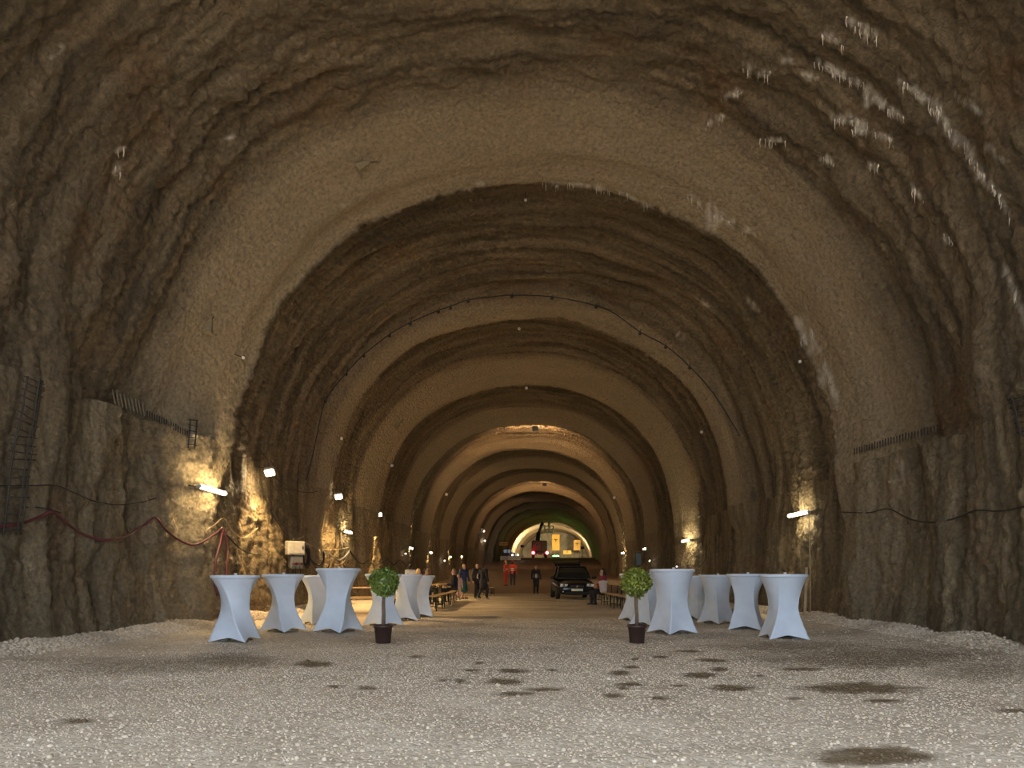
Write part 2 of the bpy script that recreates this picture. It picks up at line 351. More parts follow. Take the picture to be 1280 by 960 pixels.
def gravelmat(name, stones):
    m = bpy.data.materials.new(name); m.use_nodes = True; nt = m.node_tree; N = nt.nodes.new; L = nt.links.new; b = nt.nodes['Principled BSDF']
    tc = N('ShaderNodeTexCoord')
    cr = N('ShaderNodeValToRGB'); e = cr.color_ramp.elements; e.new(.5)
    for q, (p, c) in zip(e, [(0, (.38, .305, .225)), (.5, (.65, .54, .415)), (1, (.86, .77, .65))]): q.position = p; q.color = (*c, 1)
    if stones:
        a = N('ShaderNodeAttribute'); a.attribute_name = 'tone'; L(a.outputs['Fac'], cr.inputs[0])
    else:
        v = N('ShaderNodeTexVoronoi'); v.inputs['Scale'].default_value = 34; L(tc.outputs['Object'], v.inputs['Vector'])
        w = N('ShaderNodeTexNoise'); w.inputs['Scale'].default_value = 1.1; w.inputs['Detail'].default_value = 5; L(tc.outputs['Object'], w.inputs['Vector'])
        sep = N('ShaderNodeSeparateColor'); L(v.outputs['Color'], sep.inputs[0])
        mx = N('ShaderNodeMath'); mx.operation = 'MULTIPLY_ADD'; mx.inputs[1].default_value = .55; L(sep.outputs[0], mx.inputs[0])
        w2 = N('ShaderNodeMath'); w2.operation = 'MULTIPLY_ADD'; w2.inputs[1].default_value = .9; w2.inputs[2].default_value = -.28; L(w.outputs['Fac'], w2.inputs[0])
        L(w2.outputs[0], mx.inputs[2]); L(mx.outputs[0], cr.inputs[0])
        bp = N('ShaderNodeBump'); bp.inputs['Strength'].default_value = .5; bp.inputs['Distance'].default_value = .015; bp.invert = True
        L(v.outputs['Distance'], bp.inputs['Height']); L(bp.outputs[0], b.inputs['Normal'])
    dm = N('ShaderNodeAttribute'); dm.attribute_name = 'darkened'
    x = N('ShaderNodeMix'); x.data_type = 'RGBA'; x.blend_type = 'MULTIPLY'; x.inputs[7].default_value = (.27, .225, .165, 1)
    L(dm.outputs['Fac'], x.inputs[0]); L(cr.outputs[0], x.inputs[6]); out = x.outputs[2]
    if not stones:
        rm = N('ShaderNodeAttribute'); rm.attribute_name = 'rampmix'
        y = N('ShaderNodeMix'); y.data_type = 'RGBA'; y.inputs[7].default_value = (.30, .205, .135, 1); L(rm.outputs['Fac'], y.inputs[0]); L(out, y.inputs[6]); out = y.outputs[2]
    L(out, b.inputs['Base Color']); b.inputs['Roughness'].default_value = .85; b.inputs['Specular IOR Level'].default_value = .25
    return m
M['gravel'] = gravelmat('gravel_ground', False); M['stone'] = gravelmat('gravel_stone', True)
fl = link('floor', me, 'gravel'); fl['kind'] = 'structure'; fl['label'] = 'pale crushed gravel floor with wet spots and dark bands rising to a ramp'
# loose stones
_ico = bmesh.new(); bmesh.ops.create_icosphere(_ico, subdivisions=1, radius=1); _ico.verts.ensure_lookup_table()
ICV = np.array([v.co[:] for v in _ico.verts]); ICF = np.array([[v.index for v in f.verts] for f in _ico.faces]); _ico.free()
OCV = np.array([(1, 0, 0), (-1, 0, 0), (0, 1, 0), (0, -1, 0), (0, 0, 1), (0, 0, -1.)]); OCF = np.array([(0, 2, 4), (2, 1, 4), (1, 3, 4), (3, 0, 4), (2, 0, 5), (1, 2, 5), (3, 1, 5), (0, 3, 5)])
def stones(name, X, Y, R, lift, BV, BF, label, toneb=0):
    n = len(X); k = len(BV); V = np.repeat(BV[None], n, 0)*(1+RNG.uniform(-.3, .3, (n, k, 1)))
    a = RNG.uniform(0, 2*PI, n); sc = np.stack([RNG.uniform(.7, 1.25, n), RNG.uniform(.7, 1.25, n), RNG.uniform(.5, .95, n)], 1)
    V = V*sc[:, None, :]*R[:, None, None]; c, s = np.cos(a)[:, None], np.sin(a)[:, None]
    V = np.stack([V[..., 0]*c-V[..., 1]*s, V[..., 0]*s+V[..., 1]*c, V[..., 2]], -1)
    V += np.stack([X, Y, floorz(X, Y)+R*lift], 1)[:, None, :]
    Q = (BF[None]+(np.arange(n)*k)[:, None, None]).reshape(-1, 3)
    me = npmesh(name, V.reshape(-1, 3), Q, False)
    fattr(me, 'tone', np.repeat(np.clip(RNG.normal(.50+toneb, .14, n), 0, 1), k)); fattr(me, 'darkened', np.repeat(darkened(X, Y), k))
    o = link(name, me, 'stone'); tag(o, label, 'gravel', kind='stuff'); return o
def wedge(n, d0, d1):
    d = np.sqrt(RNG.uniform(d0*d0, d1*d1, n)); x = RNG.uniform(-.75, .75, n)*d; keep = np.abs(x-xc(d)) < 6.8; return x[keep], d[keep]
x, d = wedge(62000, 3.6, 13); w = RNG.random(len(x)) < 1-sst((d-6)/7)*.95; x, d = x[w], d[w]; stones('gravel', x, d, RNG.uniform(.004, .0115, len(x))*(1+.9*(RNG.random(len(x)) < .04)), .25, ICV, ICF, 'loose pale crushed stones strewn over the foreground floor', -.13)
x, d = wedge(24000, 7.0, 18); stones('gravel', x, d, RNG.uniform(.006, .016, len(x))*(1+1.0*(RNG.random(len(x)) < .03)), .2, OCV, OCF, 'finer loose stones around and behind the draped tables', -.10)
for side, nm in ((-1, 'left'), (1, 'right')):
    n = 8000; d = RNG.uniform(8.6, 27, n); u = np.clip(6.72+.20*RNG.normal(size=n), 6.2, 7.2)
    w = floorz(xc(d)+side*u, d) > .035; d, u = d[w], u[w]
    stones('gravel_berm', xc(d)+side*u, d, RNG.uniform(.011, .034, len(d)), .3, ICV, ICF, 'low ridge of coarse rubble along the foot of the %s wall' % nm, -.08)
# ------------------------------------------------------------------ draped bar tables
def cover_mesh(h, rt, rw, rb, twist, phi0, arch=.07, wz=.47):
    n, m = 120, 40; v = []; f = []
    zs = [h-.055-(h-.055)*(i/(m-1)) for i in range(m)]
    for i, z in enumerate(zs):
        t = z/(h-.055)                       # 1 at the rim, 0 at the ground
        if t > wz: q = (t-wz)/(1-wz); R = rw+(rt-.012-rw)*q**1.9
        else: q = (wz-t)/wz; R = rw+(rb-rw)*q**1.28
        sq = (1-t)**1.1
        for k in range(n):
            p = 2*PI*k/n; a = p-phi0-twist*(1-t)
            c = 1/max(abs(math.cos(a)), abs(math.sin(a)))        # 1 mid-side, 1.41 at a foot
            rr = R*((1-sq)+sq*(.80+.62*(c-1)/.414*.95))*1.0
            am = abs((a-PI/4+PI/4) % (PI/2)-PI/4); rr *= 1+.035*math.exp(-(am/.07)**2)*min(1, (1-t)*2.2)
            lift = arch*(1-((c-1)/.414)**.8)*max(0, 1-t*3.0)
            v.append((rr*math.cos(p), rr*math.sin(p), z*(1-0)+lift+.012))
    for i in range(m-1):
        for k in range(n): f.append((i*n+(k+1) % n, i*n+k, (i+1)*n+k, (i+1)*n+(k+1) % n))
    return pymesh('cover', v, f)
def bar_table(px, d, h, label, twist, phi0, rt=.39, rw=.195, rb=.318):
    X = (px-CX)/F*d; t = empty('bar_table', (X, d, float(floorz(X, d))), label, 'table', group='white draped bar tables')
    link('cover', cover_mesh(h, rt, rw, rb, twist, phi0), 'cover', t)
    m = MB(); m.lathe([(rt-.02, h-.058), (rt, h-.05), (rt+.004, h-.03), (rt, h-.006), (rt-.012, h), (rt*.5, h+.001), (.001, h+.001)], 48); m.build('table_top', 'cover', t)
    m = MB(); m.tube([(0, 0, .02), (0, 0, h-.05)], .03, 10); m.build('pole', 'steel', t)
    for k in range(4):
        a = phi0+twist+PI/4+k*PI/2; m = MB(); m.tube([(0, 0, .06), (math.cos(a)*rb*.9, math.sin(a)*rb*.9, .02)], .018, 6); m.build('foot', 'steel', t)
    g = empty('tealight_holder', (X+.02, d-.03, t.location.z+h+.002), 'glass candle holder on the table '+label.replace('white stretch-covered bar table ', ''), 'candle holder', group='glass candle holders on the bar tables')
    m = MB(); m.lathe([(.024, 0), (.03, .01), (.034, .05), (.031, .05), (.026, .012), (.001, .011)], 14); m.build('tumbler', 'glass', g); g.scale = (.8, .8, .6)
    m = MB(); m.lathe([(.02, .011), (.02, .026), (.003, .027), (.002, .036)], 10); m.build('candle', 'white', g)
    return t
TB = 'white stretch-covered bar table '
bar_table(294, 11.9, 1.11, TB+'with twisted cover, leftmost, nearest the red hose', 1.15, .35)
bar_table(354, 13.75, 1.11, TB+'with twisted cover below the grey fuse box', 1.0, .15)
bar_table(397, 16.2, 1.10, TB+'half hidden behind the taller left table', .5, .3)
bar_table(423, 13.7, 1.22, TB+'taller than its neighbours in the left group', -.95, .45, .42, .225, .345)
bar_table(479, 15.4, 1.13, TB+'directly behind the left ball-shaped tree', .1, .75)
bar_table(508, 17.3, 1.12, TB+'just right of the left ball-shaped tree', 1.0, .6, rw=.21)
bar_table(525, 18.7, 1.09, TB+'rightmost of the left group beside the beer benches', -.3, .5, rw=.22)
bar_table(979, 12.3, 1.12, TB+'rightmost of all, beside the leaning lath', -.35, .30, .40, .21, .335)
bar_table(933, 14.3, 1.12, TB+'second from the right-hand wall', .2, .95, rw=.22)
bar_table(896, 16.4, 1.12, TB+'third from the right-hand wall', .25, .35, rw=.225)
bar_table(873, 17.8, 1.08, TB+'rearmost of the right group, peeping from behind', .2, .3, rw=.22)
bar_table(840, 13.5, 1.22, TB+'taller than the others in the right group', -.12, .60, .42, .24, .342)
bar_table(812, 15.4, 1.13, TB+'behind the tall right table, partly hidden', .5, .2)
bar_table(795, 17.0, 1.13, TB+'directly behind the right ball-shaped tree', -.2, .6)
# ------------------------------------------------------------------ ball-shaped trees in pots
def leafmat(name, a, b_):
    m = bpy.data.materials.new(name); m.use_nodes = True; nt = m.node_tree; b = nt.nodes['Principled BSDF']
    at = nt.nodes.new('ShaderNodeAttribute'); at.attribute_name = 'tone'; r = nt.nodes.new('ShaderNodeValToRGB')
    r.color_ramp.elements[0].color = (*a, 1); r.color_ramp.elements[1].color = (*b_, 1); nt.links.new(at.outputs['Fac'], r.inputs[0]); nt.links.new(r.outputs[0], b.inputs['Base Color'])
    b.inputs['Roughness'].default_value = .38; return m
M['leaf'] = leafmat('laurel_leaf', (.035, .070, .012), (.24, .31, .045)); M['leaf2'] = leafmat('yellowing_laurel_leaf', (.05, .085, .014), (.36, .38, .05))
def ball_tree(px, d, label, leafm, seed, lean):
    r = np.random.default_rng(seed); X = (px-CX)/F*d; t = empty('ball_tree', (X, d, float(floorz(X, d))), label, 'potted tree', group='ball-shaped trees in brown pots')
    m = MB(); m.lathe([(.112, 0), (.117, .004), (.142, .255), (.156, .257), (.160, .268), (.158, .298), (.150, .30), (.142, .285), (.001, .262)], 28); m.build('pot', 'pot', t)
    m = MB(); m.lathe([(.14, .262), (.10, .274), (.05, .28), (.001, .283)], 16); m.build('soil', 'soil', t)
    m = MB(); m.tube([(0, 0, .26), (.006+lean*.2, .003, .45), (-.004+lean*.6, 0, .62), (lean, 0, .80), (lean, 0, 1.0)], [.032, .029, .028, .025, .012], 9)
    for k in range(9):
        a = k*2.4; z = .85+.03*k; m.tube([(lean, 0, z), (lean+.11*math.cos(a), .11*math.sin(a), z+.06)], [.006, .003], 4)
    m.build('trunk', 'bark', t)
    n = 1700; cz = .985; V = []; Q = []; tone = []
    for i in range(n):
        u = r.normal(size=3); u /= np.linalg.norm(u); rad = .245*(r.uniform(.62, 1.0))**.6*(1+.04*math.sin(3*u[0]+4*u[2]+seed)); rad *= 1+.035*r.normal()
        p = np.array([lean, 0, cz])+u*rad*np.array([1, 1, .98])
        n_ = u+.8*r.normal(size=3); n_ /= np.linalg.norm(n_); a = np.cross(n_, r.normal(size=3)); a /= np.linalg.norm(a); b = np.cross(n_, a)
        L_ = r.uniform(.024, .040); w_ = L_*.55; k = len(V)
        V += [p-a*L_, p+b*w_-n_*.004, p+a*L_-n_*.006, p-b*w_-n_*.004, p+n_*.004]; Q += [(k, k+3, k+4), (k+3, k+2, k+4), (k+2, k+1, k+4), (k+1, k, k+4)]
        q = np.clip(r.normal(.42, .25), 0, 1); tone += [q]*5
    me = npmesh('foliage', np.array(V), np.array(Q), False); fattr(me, 'tone', tone); fo = link('foliage', me, leafm, t); fo['kind'] = 'stuff'
    return t
ball_tree(479, 11.45, 'potted tree with dark green leaf ball before the left tables', 'leaf', 3, .012)
ball_tree(796, 11.5, 'potted tree with yellowish green leaf ball before the right tables', 'leaf2', 5, -.012)
# ------------------------------------------------------------------ lamps on the walls
def emis(name, col, s): return mat(name, (.9, .9, .9), .4, emit=col, es=s)
M['tube_lit'] = emis('lit_tube', (1, .76, .40), 42); M['flood_lit'] = emis('lit_flood_glass', (1, .74, .40), 130); M['white_lit'] = emis('lit_white', (1, .93, .8), 40)
M['white_dim'] = emis('lit_white_small', (1, .93, .8), 8)
M['tube_lit_cool'] = emis('lit_tube_pale', (1, .84, .50), 28)
def along(side, d, z, off):
    """point off the wall and the local direction along it"""
    x = float(wallx(side, z, d)[0]); return Vector((x-side*off, d, z))
def tube_lamp(side, d, z, L, label, m='tube_lit', tilt=.0):
    a = along(side, d-L/2, z, 0); b = along(side, d+L/2, z, 0); x = min(abs(a.x), abs(b.x), abs(along(side, d, z, 0).x))
    p = Vector((side*(x-.17) if d < 60 else along(side, d, z, .2).x, d, z)); t = empty('tube_lamp', p, label, 'lamp', group='tube lamps along the walls')
    def q(y, o=0): return (side*o, y, -tilt*y)
    MB().tube([q(-L/2), q(L/2)], .042, 10).build('tube', m, t)
    MB().box((side*.055, 0, 0), (.05, L*1.02, .07), bev=.008).build('housing', 'grey', t)
    for s in (-1, 1): MB().tube([q(s*L*.5), q(s*(L*.5+.05))], .046, 10).build('end_cap', 'grey', t)
    for s in (-.35, .35): MB().tube([(side*.05, s*L, 0), (side*.32, s*L, .05)], .012, 5).build('bracket', 'rebar', t)
    return t
tube_lamp(-1, 15.2, 2.92, 1.25, 'long glowing tube lamp on the left wall, nearest the camera')
tube_lamp(-1, 28.4, 2.84, 1.25, 'glowing tube lamp on the left wall between two floodlights')
tube_lamp(-1, 43.0, 2.77, 1.25, 'glowing tube lamp on the left wall above the white-shirted guest')
tube_lamp(1, 19.0, 2.74, 1.25, 'pale tube lamp on the right wall, nearest the camera', 'tube_lit_cool')
tube_lamp(1, 31.0, 2.62, 1.25, 'pale tube lamp on the right wall above the bar tables', 'tube_lit_cool')
tube_lamp(1, 42.5, 2.72, 1.25, 'pale tube lamp on the right wall, third from the camera', 'tube_lit_cool')
tube_lamp(1, 55.0, 2.87, 1.25, 'small far tube lamp on the right wall behind the car', 'tube_lit_cool')
tube_lamp(-1, 50.5, 2.75, 1.25, 'far tube lamp on the left wall above the beer tables')
tube_lamp(-1, 60.0, 2.70, 1.25, 'far tube lamp on the left wall above the standing guests')
tube_lamp(-1, 68.0, 2.95, 1.25, 'farthest tube lamp on the left wall beside the ramp')
def flood(d, z, label, E):
    p = along(-1, d, z, .42); t = empty('floodlight', p, label, 'floodlight', group='floodlights on the left wall')
    R = Matrix.Rotation(math.radians(-42), 3, 'X') @ Matrix.Rotation(math.radians(-14), 3, 'Y')
    MB().box((0, 0, .03), (.26, .22, .09), R, .015).build('housing', 'grey', t)
    MB().box(R @ Vector((0, 0, -.025)), (.22, .18, .02), R).build('glass', 'flood_lit', t)
    MB().tube([R @ Vector((-.14, 0, .03)), Vector((-.16, 0, .12)), Vector((-.45, .02, .16))], .012, 6).build('bracket', 'rebar', t)
    MB().tube([(-.02, .05, .08), (-.10, .12, .35), (-.30, .15, .6)], .01, 5).build('cable', 'black', t)
    l = bpy.data.lights.new('flood_beam', 'SPOT'); l.energy = E; l.color = (1, .66, .27); l.spot_size = math.radians(112); l.spot_blend = .5; l.shadow_soft_size = .07
    lo = bpy.data.objects.new('flood_beam', l); COL.objects.link(lo); lo.parent = t; lo.location = (.02, -.02, -.07); lo.rotation_euler = (math.radians(4), math.radians(-16), 0)
    return t
flood(18.9, 3.84, 'glaring floodlight on the left wall above the fuse box', 260)
flood(25.6, 3.95, 'glaring floodlight on the left wall, second from the camera', 320)
flood(33.5, 3.98, 'glaring floodlight on the left wall, third from the camera', 340)
def crown_lamp(px, py, d, label, E):
    p = Vector(ray(px, py, d)); t = empty('hanging_lamp', p, label, 'lamp', group='lamps hanging from the crown')
    MB().box((0, 0, 0), (.36, .20, .30), bev=.02).build('housing', 'grey', t)
    MB().box((0, .105, .02), (.30, .012, .22)).build('glass', 'white_lit', t)
    MB().tube([(0, 0, .15), (0, 0, 1.15)], .018, 6).build('rod', 'rebar', t)
    l = bpy.data.lights.new('lamp_beam', 'SPOT'); l.energy = E; l.color = (1, .60, .28); l.spot_size = math.radians(150); l.spot_blend = .7; l.shadow_soft_size = .12
    lo = bpy.data.objects.new('lamp_beam', l); COL.objects.link(lo); lo.parent = t; lo.location = (0, .16, .02); lo.rotation_euler = (math.radians(98), 0, 0)
crown_lamp(669, 536, 43.0, 'nearer boxy lamp hanging on a rod from the tunnel crown', 430)
crown_lamp(681, 606, 69.0, 'farther boxy lamp hanging on a rod from the tunnel crown', 430)
# ------------------------------------------------------------------ hoses and cables on the walls
def smooth_path(P, k=4):
    P = [Vector(p) for p in P]; out = []
    for i in range(len(P)-1):
        a = P[max(i-1, 0)]; b = P[i]; c = P[i+1]; d = P[min(i+2, len(P)-1)]
        for j in range(k):
            t = j/k; out.append(.5*((2*b)+(c-a)*t+(2*a-5*b+4*c-d)*t*t+(3*b-a-3*c+d)*t**3))
    return out+[P[-1]]
def wall_cable(name, pix, r, m, label, cat, inset=.08, group=None):
    P = smooth_path([hit(x, y, inset) for x, y in pix]); o = MB().tube(P, r, 7).build(name, m); return tag(o, label, cat, group)
wall_cable('hose', [(-6, 659), (14, 656), (32, 653), (50, 646), (66, 640), (84, 654), (105, 668), (130, 675), (155, 671), (178, 658), (194, 647), (206, 661), (224, 675), (243, 681), (262, 672), (278, 660)], .023, 'hose', 'wine-red hose hung in swags along the left wall', 'hose', .12)
wall_cable('hose', [(279, 662), (275, 680), (270, 700), (268, 722), (272, 745)], .026, 'hose', 'wine-red hose hanging straight down, left of the pair', 'hose', .14)
wall_cable('hose', [(281, 662), (284, 682), (284, 705), (282, 735)], .026, 'hose', 'wine-red hose hanging straight down, right of the pair', 'hose', .14)
wall_cable('cable', [(-6, 607), (40, 607), (70, 607), (95, 617), (120, 627), (150, 631), (180, 627), (196, 622)], .009, 'black', 'thin black cable above the red hose on the left wall', 'cable')
wall_cable('cable', [(44, 634), (58, 636), (76, 641)], .010, 'black', 'short black cable end touching the red hose', 'cable')
wall_cable('cable', [(1050, 640), (1085, 641), (1110, 636), (1135, 648), (1160, 653), (1190, 649), (1220, 638), (1250, 639), (1290, 631)], .012, 'black', 'black cable sagging across the right wall', 'cable')
wall_cable('cable', [(255, 664), (268, 656), (280, 648), (292, 665), (305, 672), (322, 660)], .009, 'lath', 'pale wire swag beside the end of the red hose', 'cable')
wall_cable('cable', [(283, 668), (296, 682), (310, 691), (327, 694)], .016, 'black', 'thick black cable from hose end to fuse box', 'cable', .2)
wall_cable('cable', [(334, 592), (350, 601), (366, 612), (385, 616), (397, 614)], .010, 'black', 'black cable sagging between the first two floodlights', 'cable')
wall_cable('cable', [(330, 642), (336, 637), (345, 650), (354, 664), (362, 672)], .010, 'black', 'black cable looping above the fuse box', 'cable')
for i, (a, b, c) in enumerate([((356, 684), (368, 688), (379, 679)), ((356, 690), (369, 694), (380, 684)), ((356, 703), (366, 712), (380, 690)), ((354, 696), (370, 706), (381, 686))]):
    wall_cable('cable', [a, b, c], .010, 'lath' if i < 2 else 'black', ['upper pale wire', 'lower pale wire', 'lowest black wire', 'middle black wire'][i]+' running from fuse box to cable bundle', 'cable', .24)
for i, pts in enumerate([[(380, 680), (386, 695), (396, 706), (404, 702), (405, 690)], [(381, 682), (390, 702), (402, 716), (412, 706), (412, 692)], [(405, 691), (414, 694), (424, 700), (433, 694), (437, 687)], [(381, 678), (400, 686), (420, 687), (437, 684)], [(437, 688), (444, 698), (453, 705), (460, 700)],
                         [(437, 689), (430, 702), (420, 706), (412, 700)], [(460, 700), (468, 707), (476, 704), (484, 699)], [(380, 670), (376, 672), (372, 674)], [(484, 698), (492, 706), (500, 700), (508, 708)]]):
    wall_cable('cable', pts, [.03, .02, .03, .012, .03, .014, .028, .012, .022][i], ['black', 'black', 'steel', 'lath', 'black', 'lath', 'black', 'lath', 'black'][i],
               ['thick black cable swag right of the bundle', 'deep black cable loop right of the bundle', 'shiny cable swag under the second tube lamp', 'thin pale wire stretched under the second tube lamp', 'thick black cable swag below the third floodlight', 'thin pale wire loop below the second tube lamp', 'black cable swag above the left tree', 'short pale wire stub above the bundle', 'black cable swag right of the left tree'][i], 'cable', .24)
b = empty('cable_bundle', hit(381, 690, .18), 'dark tangle of coiled cables hung beside the fuse box', 'cable bundle')
for k in range(5):
    MB().tube([Vector((.02*k, .05*math.cos(k), 0))+Vector((.05*math.sin(a), .16*math.sin(a)*(.6+.1*k), .30*math.cos(a)*(.7+.12*k)-.15)) for a in np.linspace(0, 2*PI, 16)], .014, 5, False).build('coil', 'black', b)
MB().tube([(-.2, 0, .18), (.05, 0, .16)], .015, 6).build('hook', 'rebar', b)
# fuse box
p = along(-1, 20.4, 1.55, .34); t = empty('fuse_box', p, 'dusty grey fuse box with plug sockets on the left wall', 'fuse box', rz=math.radians(38))
MB().box((0, 0, .33), (.50, .26, .40), bev=.015).build('cabinet', 'grey', t)
dr = MB().box((0, -.14, .34), (.44, .025, .34), bev=.008).build('door', 'grey', t); MB().box((.17, -.16, .34), (.025, .02, .09)).build('latch', 'black', dr)
MB().box((.02, .01, -.08), (.36, .22, .36), bev=.012).build('socket_panel', 'steel', t)
for k in range(4): MB().lathe([(.035, 0), (.04, .05), (.028, .055), (.001, .04)], 10, (0, 0, 0)).build('socket', ['hose', 'black', 'hose', 'black'][k], t, (-.1+.08*k, -.13, -.12)).rotation_euler = (PI/2, 0, 0)
MB().box((0, .14, .12), (.06, .06, 1.0)).build('rail', 'rebar', t)
for k in range(3): MB().tube(sag((-.12+.1*k, -.12, -.2), (-.3+.3*k, .05, -.75), .08), .012, 5).build('plug_cable', 'black', t)
# cable strung along the second hoop
AR = [(383, 600), (391, 568), (397, 540), (407, 500), (433, 466), (455, 443), (487, 418), (513, 403), (548, 388), (563, 383), (585, 375), (615, 371), (640, 369), (690, 371), (745, 382), (770, 393), (800, 415), (832, 432), (862, 458), (892, 492), (925, 545)]
AP = [hit(x, y, .10) for x, y in AR]
t = empty('hoop_cable', AP[0], 'dark cable strung over the vault along the second pale hoop', 'cable')
MB().tube([p-AP[0] for p in smooth_path(AP, 3)], .016, 6).build('cable', 'black', t)
for i in (3, 4, 5, 6, 7, 8, 9, 10, 12, 13, 14, 16, 17, 18):
    q = AP[i]-AP[0]; h = empty if 0 else None
    m = MB(); m.box(q+Vector((0, -.03, -.06)), (.10, .04, .09), Matrix.Rotation(i*.5, 3, 'Y'), .01); m.tube([q, q+Vector((.06, 0, .18))], .012, 5); m.build('hanger', 'rebar', t)
# lattice of bare reinforcement on the left, grid on the right edge
def lattice(A, B, n, label):
    PA = smooth_path([hit(x, y, .16) for x, y in A]); PB = smooth_path([hit(x, y, .16) for x, y in B]); o = PA[0]
    t = empty('rebar_lattice', o, label, 'rebar')
    for P in (PA, PB): MB().tube([q-o for q in P], .013, 6).build('rail', 'rebar', t)
    PM = [(a+b)/2+Vector((.07 if o.x < 0 else -.07, 0, 0)) for a, b in zip(PA, PB)]; MB().tube([q-o for q in PM], .011, 6).build('rail', 'rebar', t)
    for k in range(n):
        u = (k+.3)/n*(len(PA)-1); i = int(u); a = PA[i].lerp(PA[min(i+1, len(PA)-1)], u-i); b = PB[i].lerp(PB[min(i+1, len(PB)-1)], u-i); e = (b-a)*.25
        MB().tube([a-e-o, b+e*random.uniform(.2, 1.3)-o+Vector((0, 0, random.uniform(-.04, .04)))], .009, 5).build('rung', 'rebar', t)
    return t
lattice([(35, 470), (31, 492), (27, 520), (20, 548), (15, 575), (11, 610), (8, 640), (4, 668)], [(53, 476), (49, 500), (45, 530), (41, 552), (38, 575), (33, 610), (30, 640), (26, 668)], 20, 'ladder-like lattice of bare rusty reinforcement on the left wall')
lattice([(1263, 498), (1268, 515), (1276, 545)], [(1279, 494), (1284, 512), (1290, 540)], 6, 'bare reinforcement grid at the right edge of the picture')
def teeth(a, b, n, L, r, m, label, lean=(0, 0)):
    A = hit(*a, .10); B = hit(*b, .10); t = empty('rebar_row', A, label, 'rebar', group='rows of starter bars on the wall ledges')
    for k in range(n):
        q = A.lerp(B, k/(n-1))-A; q0 = q+Vector((0, 0, -L*.5)); MB().tube([q0, q+Vector((lean[0], lean[1], L*.5*random.uniform(.8, 1.2)))], r, 5).build('bar', m, t)
    return t
teeth((144, 496), (181, 512), 9, .26, .016, 'palebar', 'row of pale starter bars on the left ledge', (-.05, 0))
teeth((184, 517), (234, 542), 18, .13, .011, 'rebar', 'row of dark starter bars on the left ledge')
teeth((1068, 564), (1172, 535), 30, .14, .011, 'rebar', 'row of dark starter bars on the right ledge')
lattice([(238, 524), (237, 540), (235, 560)], [(246, 526), (245, 542), (243, 562)], 5, 'small dark mesh of bars at the end of the left ledge')
# survey targets, hanging plates, laths, LED lamps
for i, (x, y, w) in enumerate([(304, 447, 'on the first left hoop edge'), (1000, 452, 'on the first right hoop edge'), (657, 250, 'below the white lime seep at the crown'), (649, 411, 'at the crown under the hoop cable'), (658, 485, 'at the crown of the third hoop'), (877, 540, 'on the right of the second hoop'), (427, 548, 'on the left of the second hoop'), (558, 618, 'on the far left of the fifth hoop'), (768, 622, 'on the far right of the fifth hoop'), (490, 582, 'on the left of the third hoop')]):
    p = hit(x, y, .22); t = empty('survey_target', p, 'tiny white survey target '+w, 'survey target', group='survey targets on the vault'); s = max(.035, .0022*p.y)
    MB().ball((0, 0, 0), s, 10, 7).build('target', 'white', t)
    c = Vector((float(xc(p.y)), p.y, 3.5)); o = (p-c).normalized()*.4; MB().tube([(0, 0, 0), o], .010, 5).build('pin', 'rebar', t)
for (x, y, w, r) in [(262, 408, 'on the left of the first pale band', .1), (455, 207, 'high on the left of the first pale band', .9), (497, 531, 'left of the third hoop', .6)]:
    p = hit(x, y, .12); t = empty('marker_plate', p, 'small dark wedge-shaped plate '+w, 'marker plate', group='marker plates on the vault'); R = Matrix.Rotation(r, 3, 'Y'); k = min(p.y/13, 1.3)
    MB().loft([[R @ Vector(q)*k for q in ((-.03, 0, .13), (.03, 0, .13), (.03, .03, .13), (-.03, .03, .13))], [R @ Vector(q)*k for q in ((-.075, -.10, -.13), (.075, -.10, -.13), (.075, .0, -.15), (-.075, .0, -.15))]], sm=False).build('plate', 'palebar', t)
    MB().tube([R @ Vector((0, .02, .1))*k, R @ Vector((.02, .12, .26))*k], .010, 5).build('bolt', 'rebar', t)
p = Vector(ray(1006, 740, 17.2)); p.z = .15; tag(MB().loft([[(a*.03+dx, b*.015, z) for a, b in ((-1, -1), (1, -1), (1, 1), (-1, 1))] for z, dx in ((0, 0), (1.10, .04), (1.14, .045))], sm=False).build('lath', 'lath', None, p), 'short pale wooden lath leaning on the right wall', 'lath')
p = Vector(ray(1013, 720, 17.6)); p.z = .15; tag(MB().tube([(0, 0, 0), (.02, .05, 1.2), (0, .1, 2.5)], [.016, .016, .012], 6).build('pole', 'lath', None, p), 'tall thin pale pole standing against the right wall', 'pole')
for (x, y, w) in [(507, 692, 'on the left wall behind the guests'), (556, 701, 'on the left wall beside the far tube lamps'), (812, 701, 'on the right wall above the right tree'), (846, 708, 'on the right wall above the tall table'), (605, 664, 'high on the far left curve'), (606, 676, 'on the far left curve, brightest')]:
    p = hit(x, y, .25, 95); t = empty('led_lamp', p, 'tiny white lamp '+w, 'lamp', group='tiny white lamps'); s = .0008*p.y
    MB().ball((0, 0, 0), s, 8, 6).build('bulb', 'white_dim', t); MB().tube([(0, 0, s), (0, 0, s+.1)], s*.6, 6).build('holder', 'black', t)
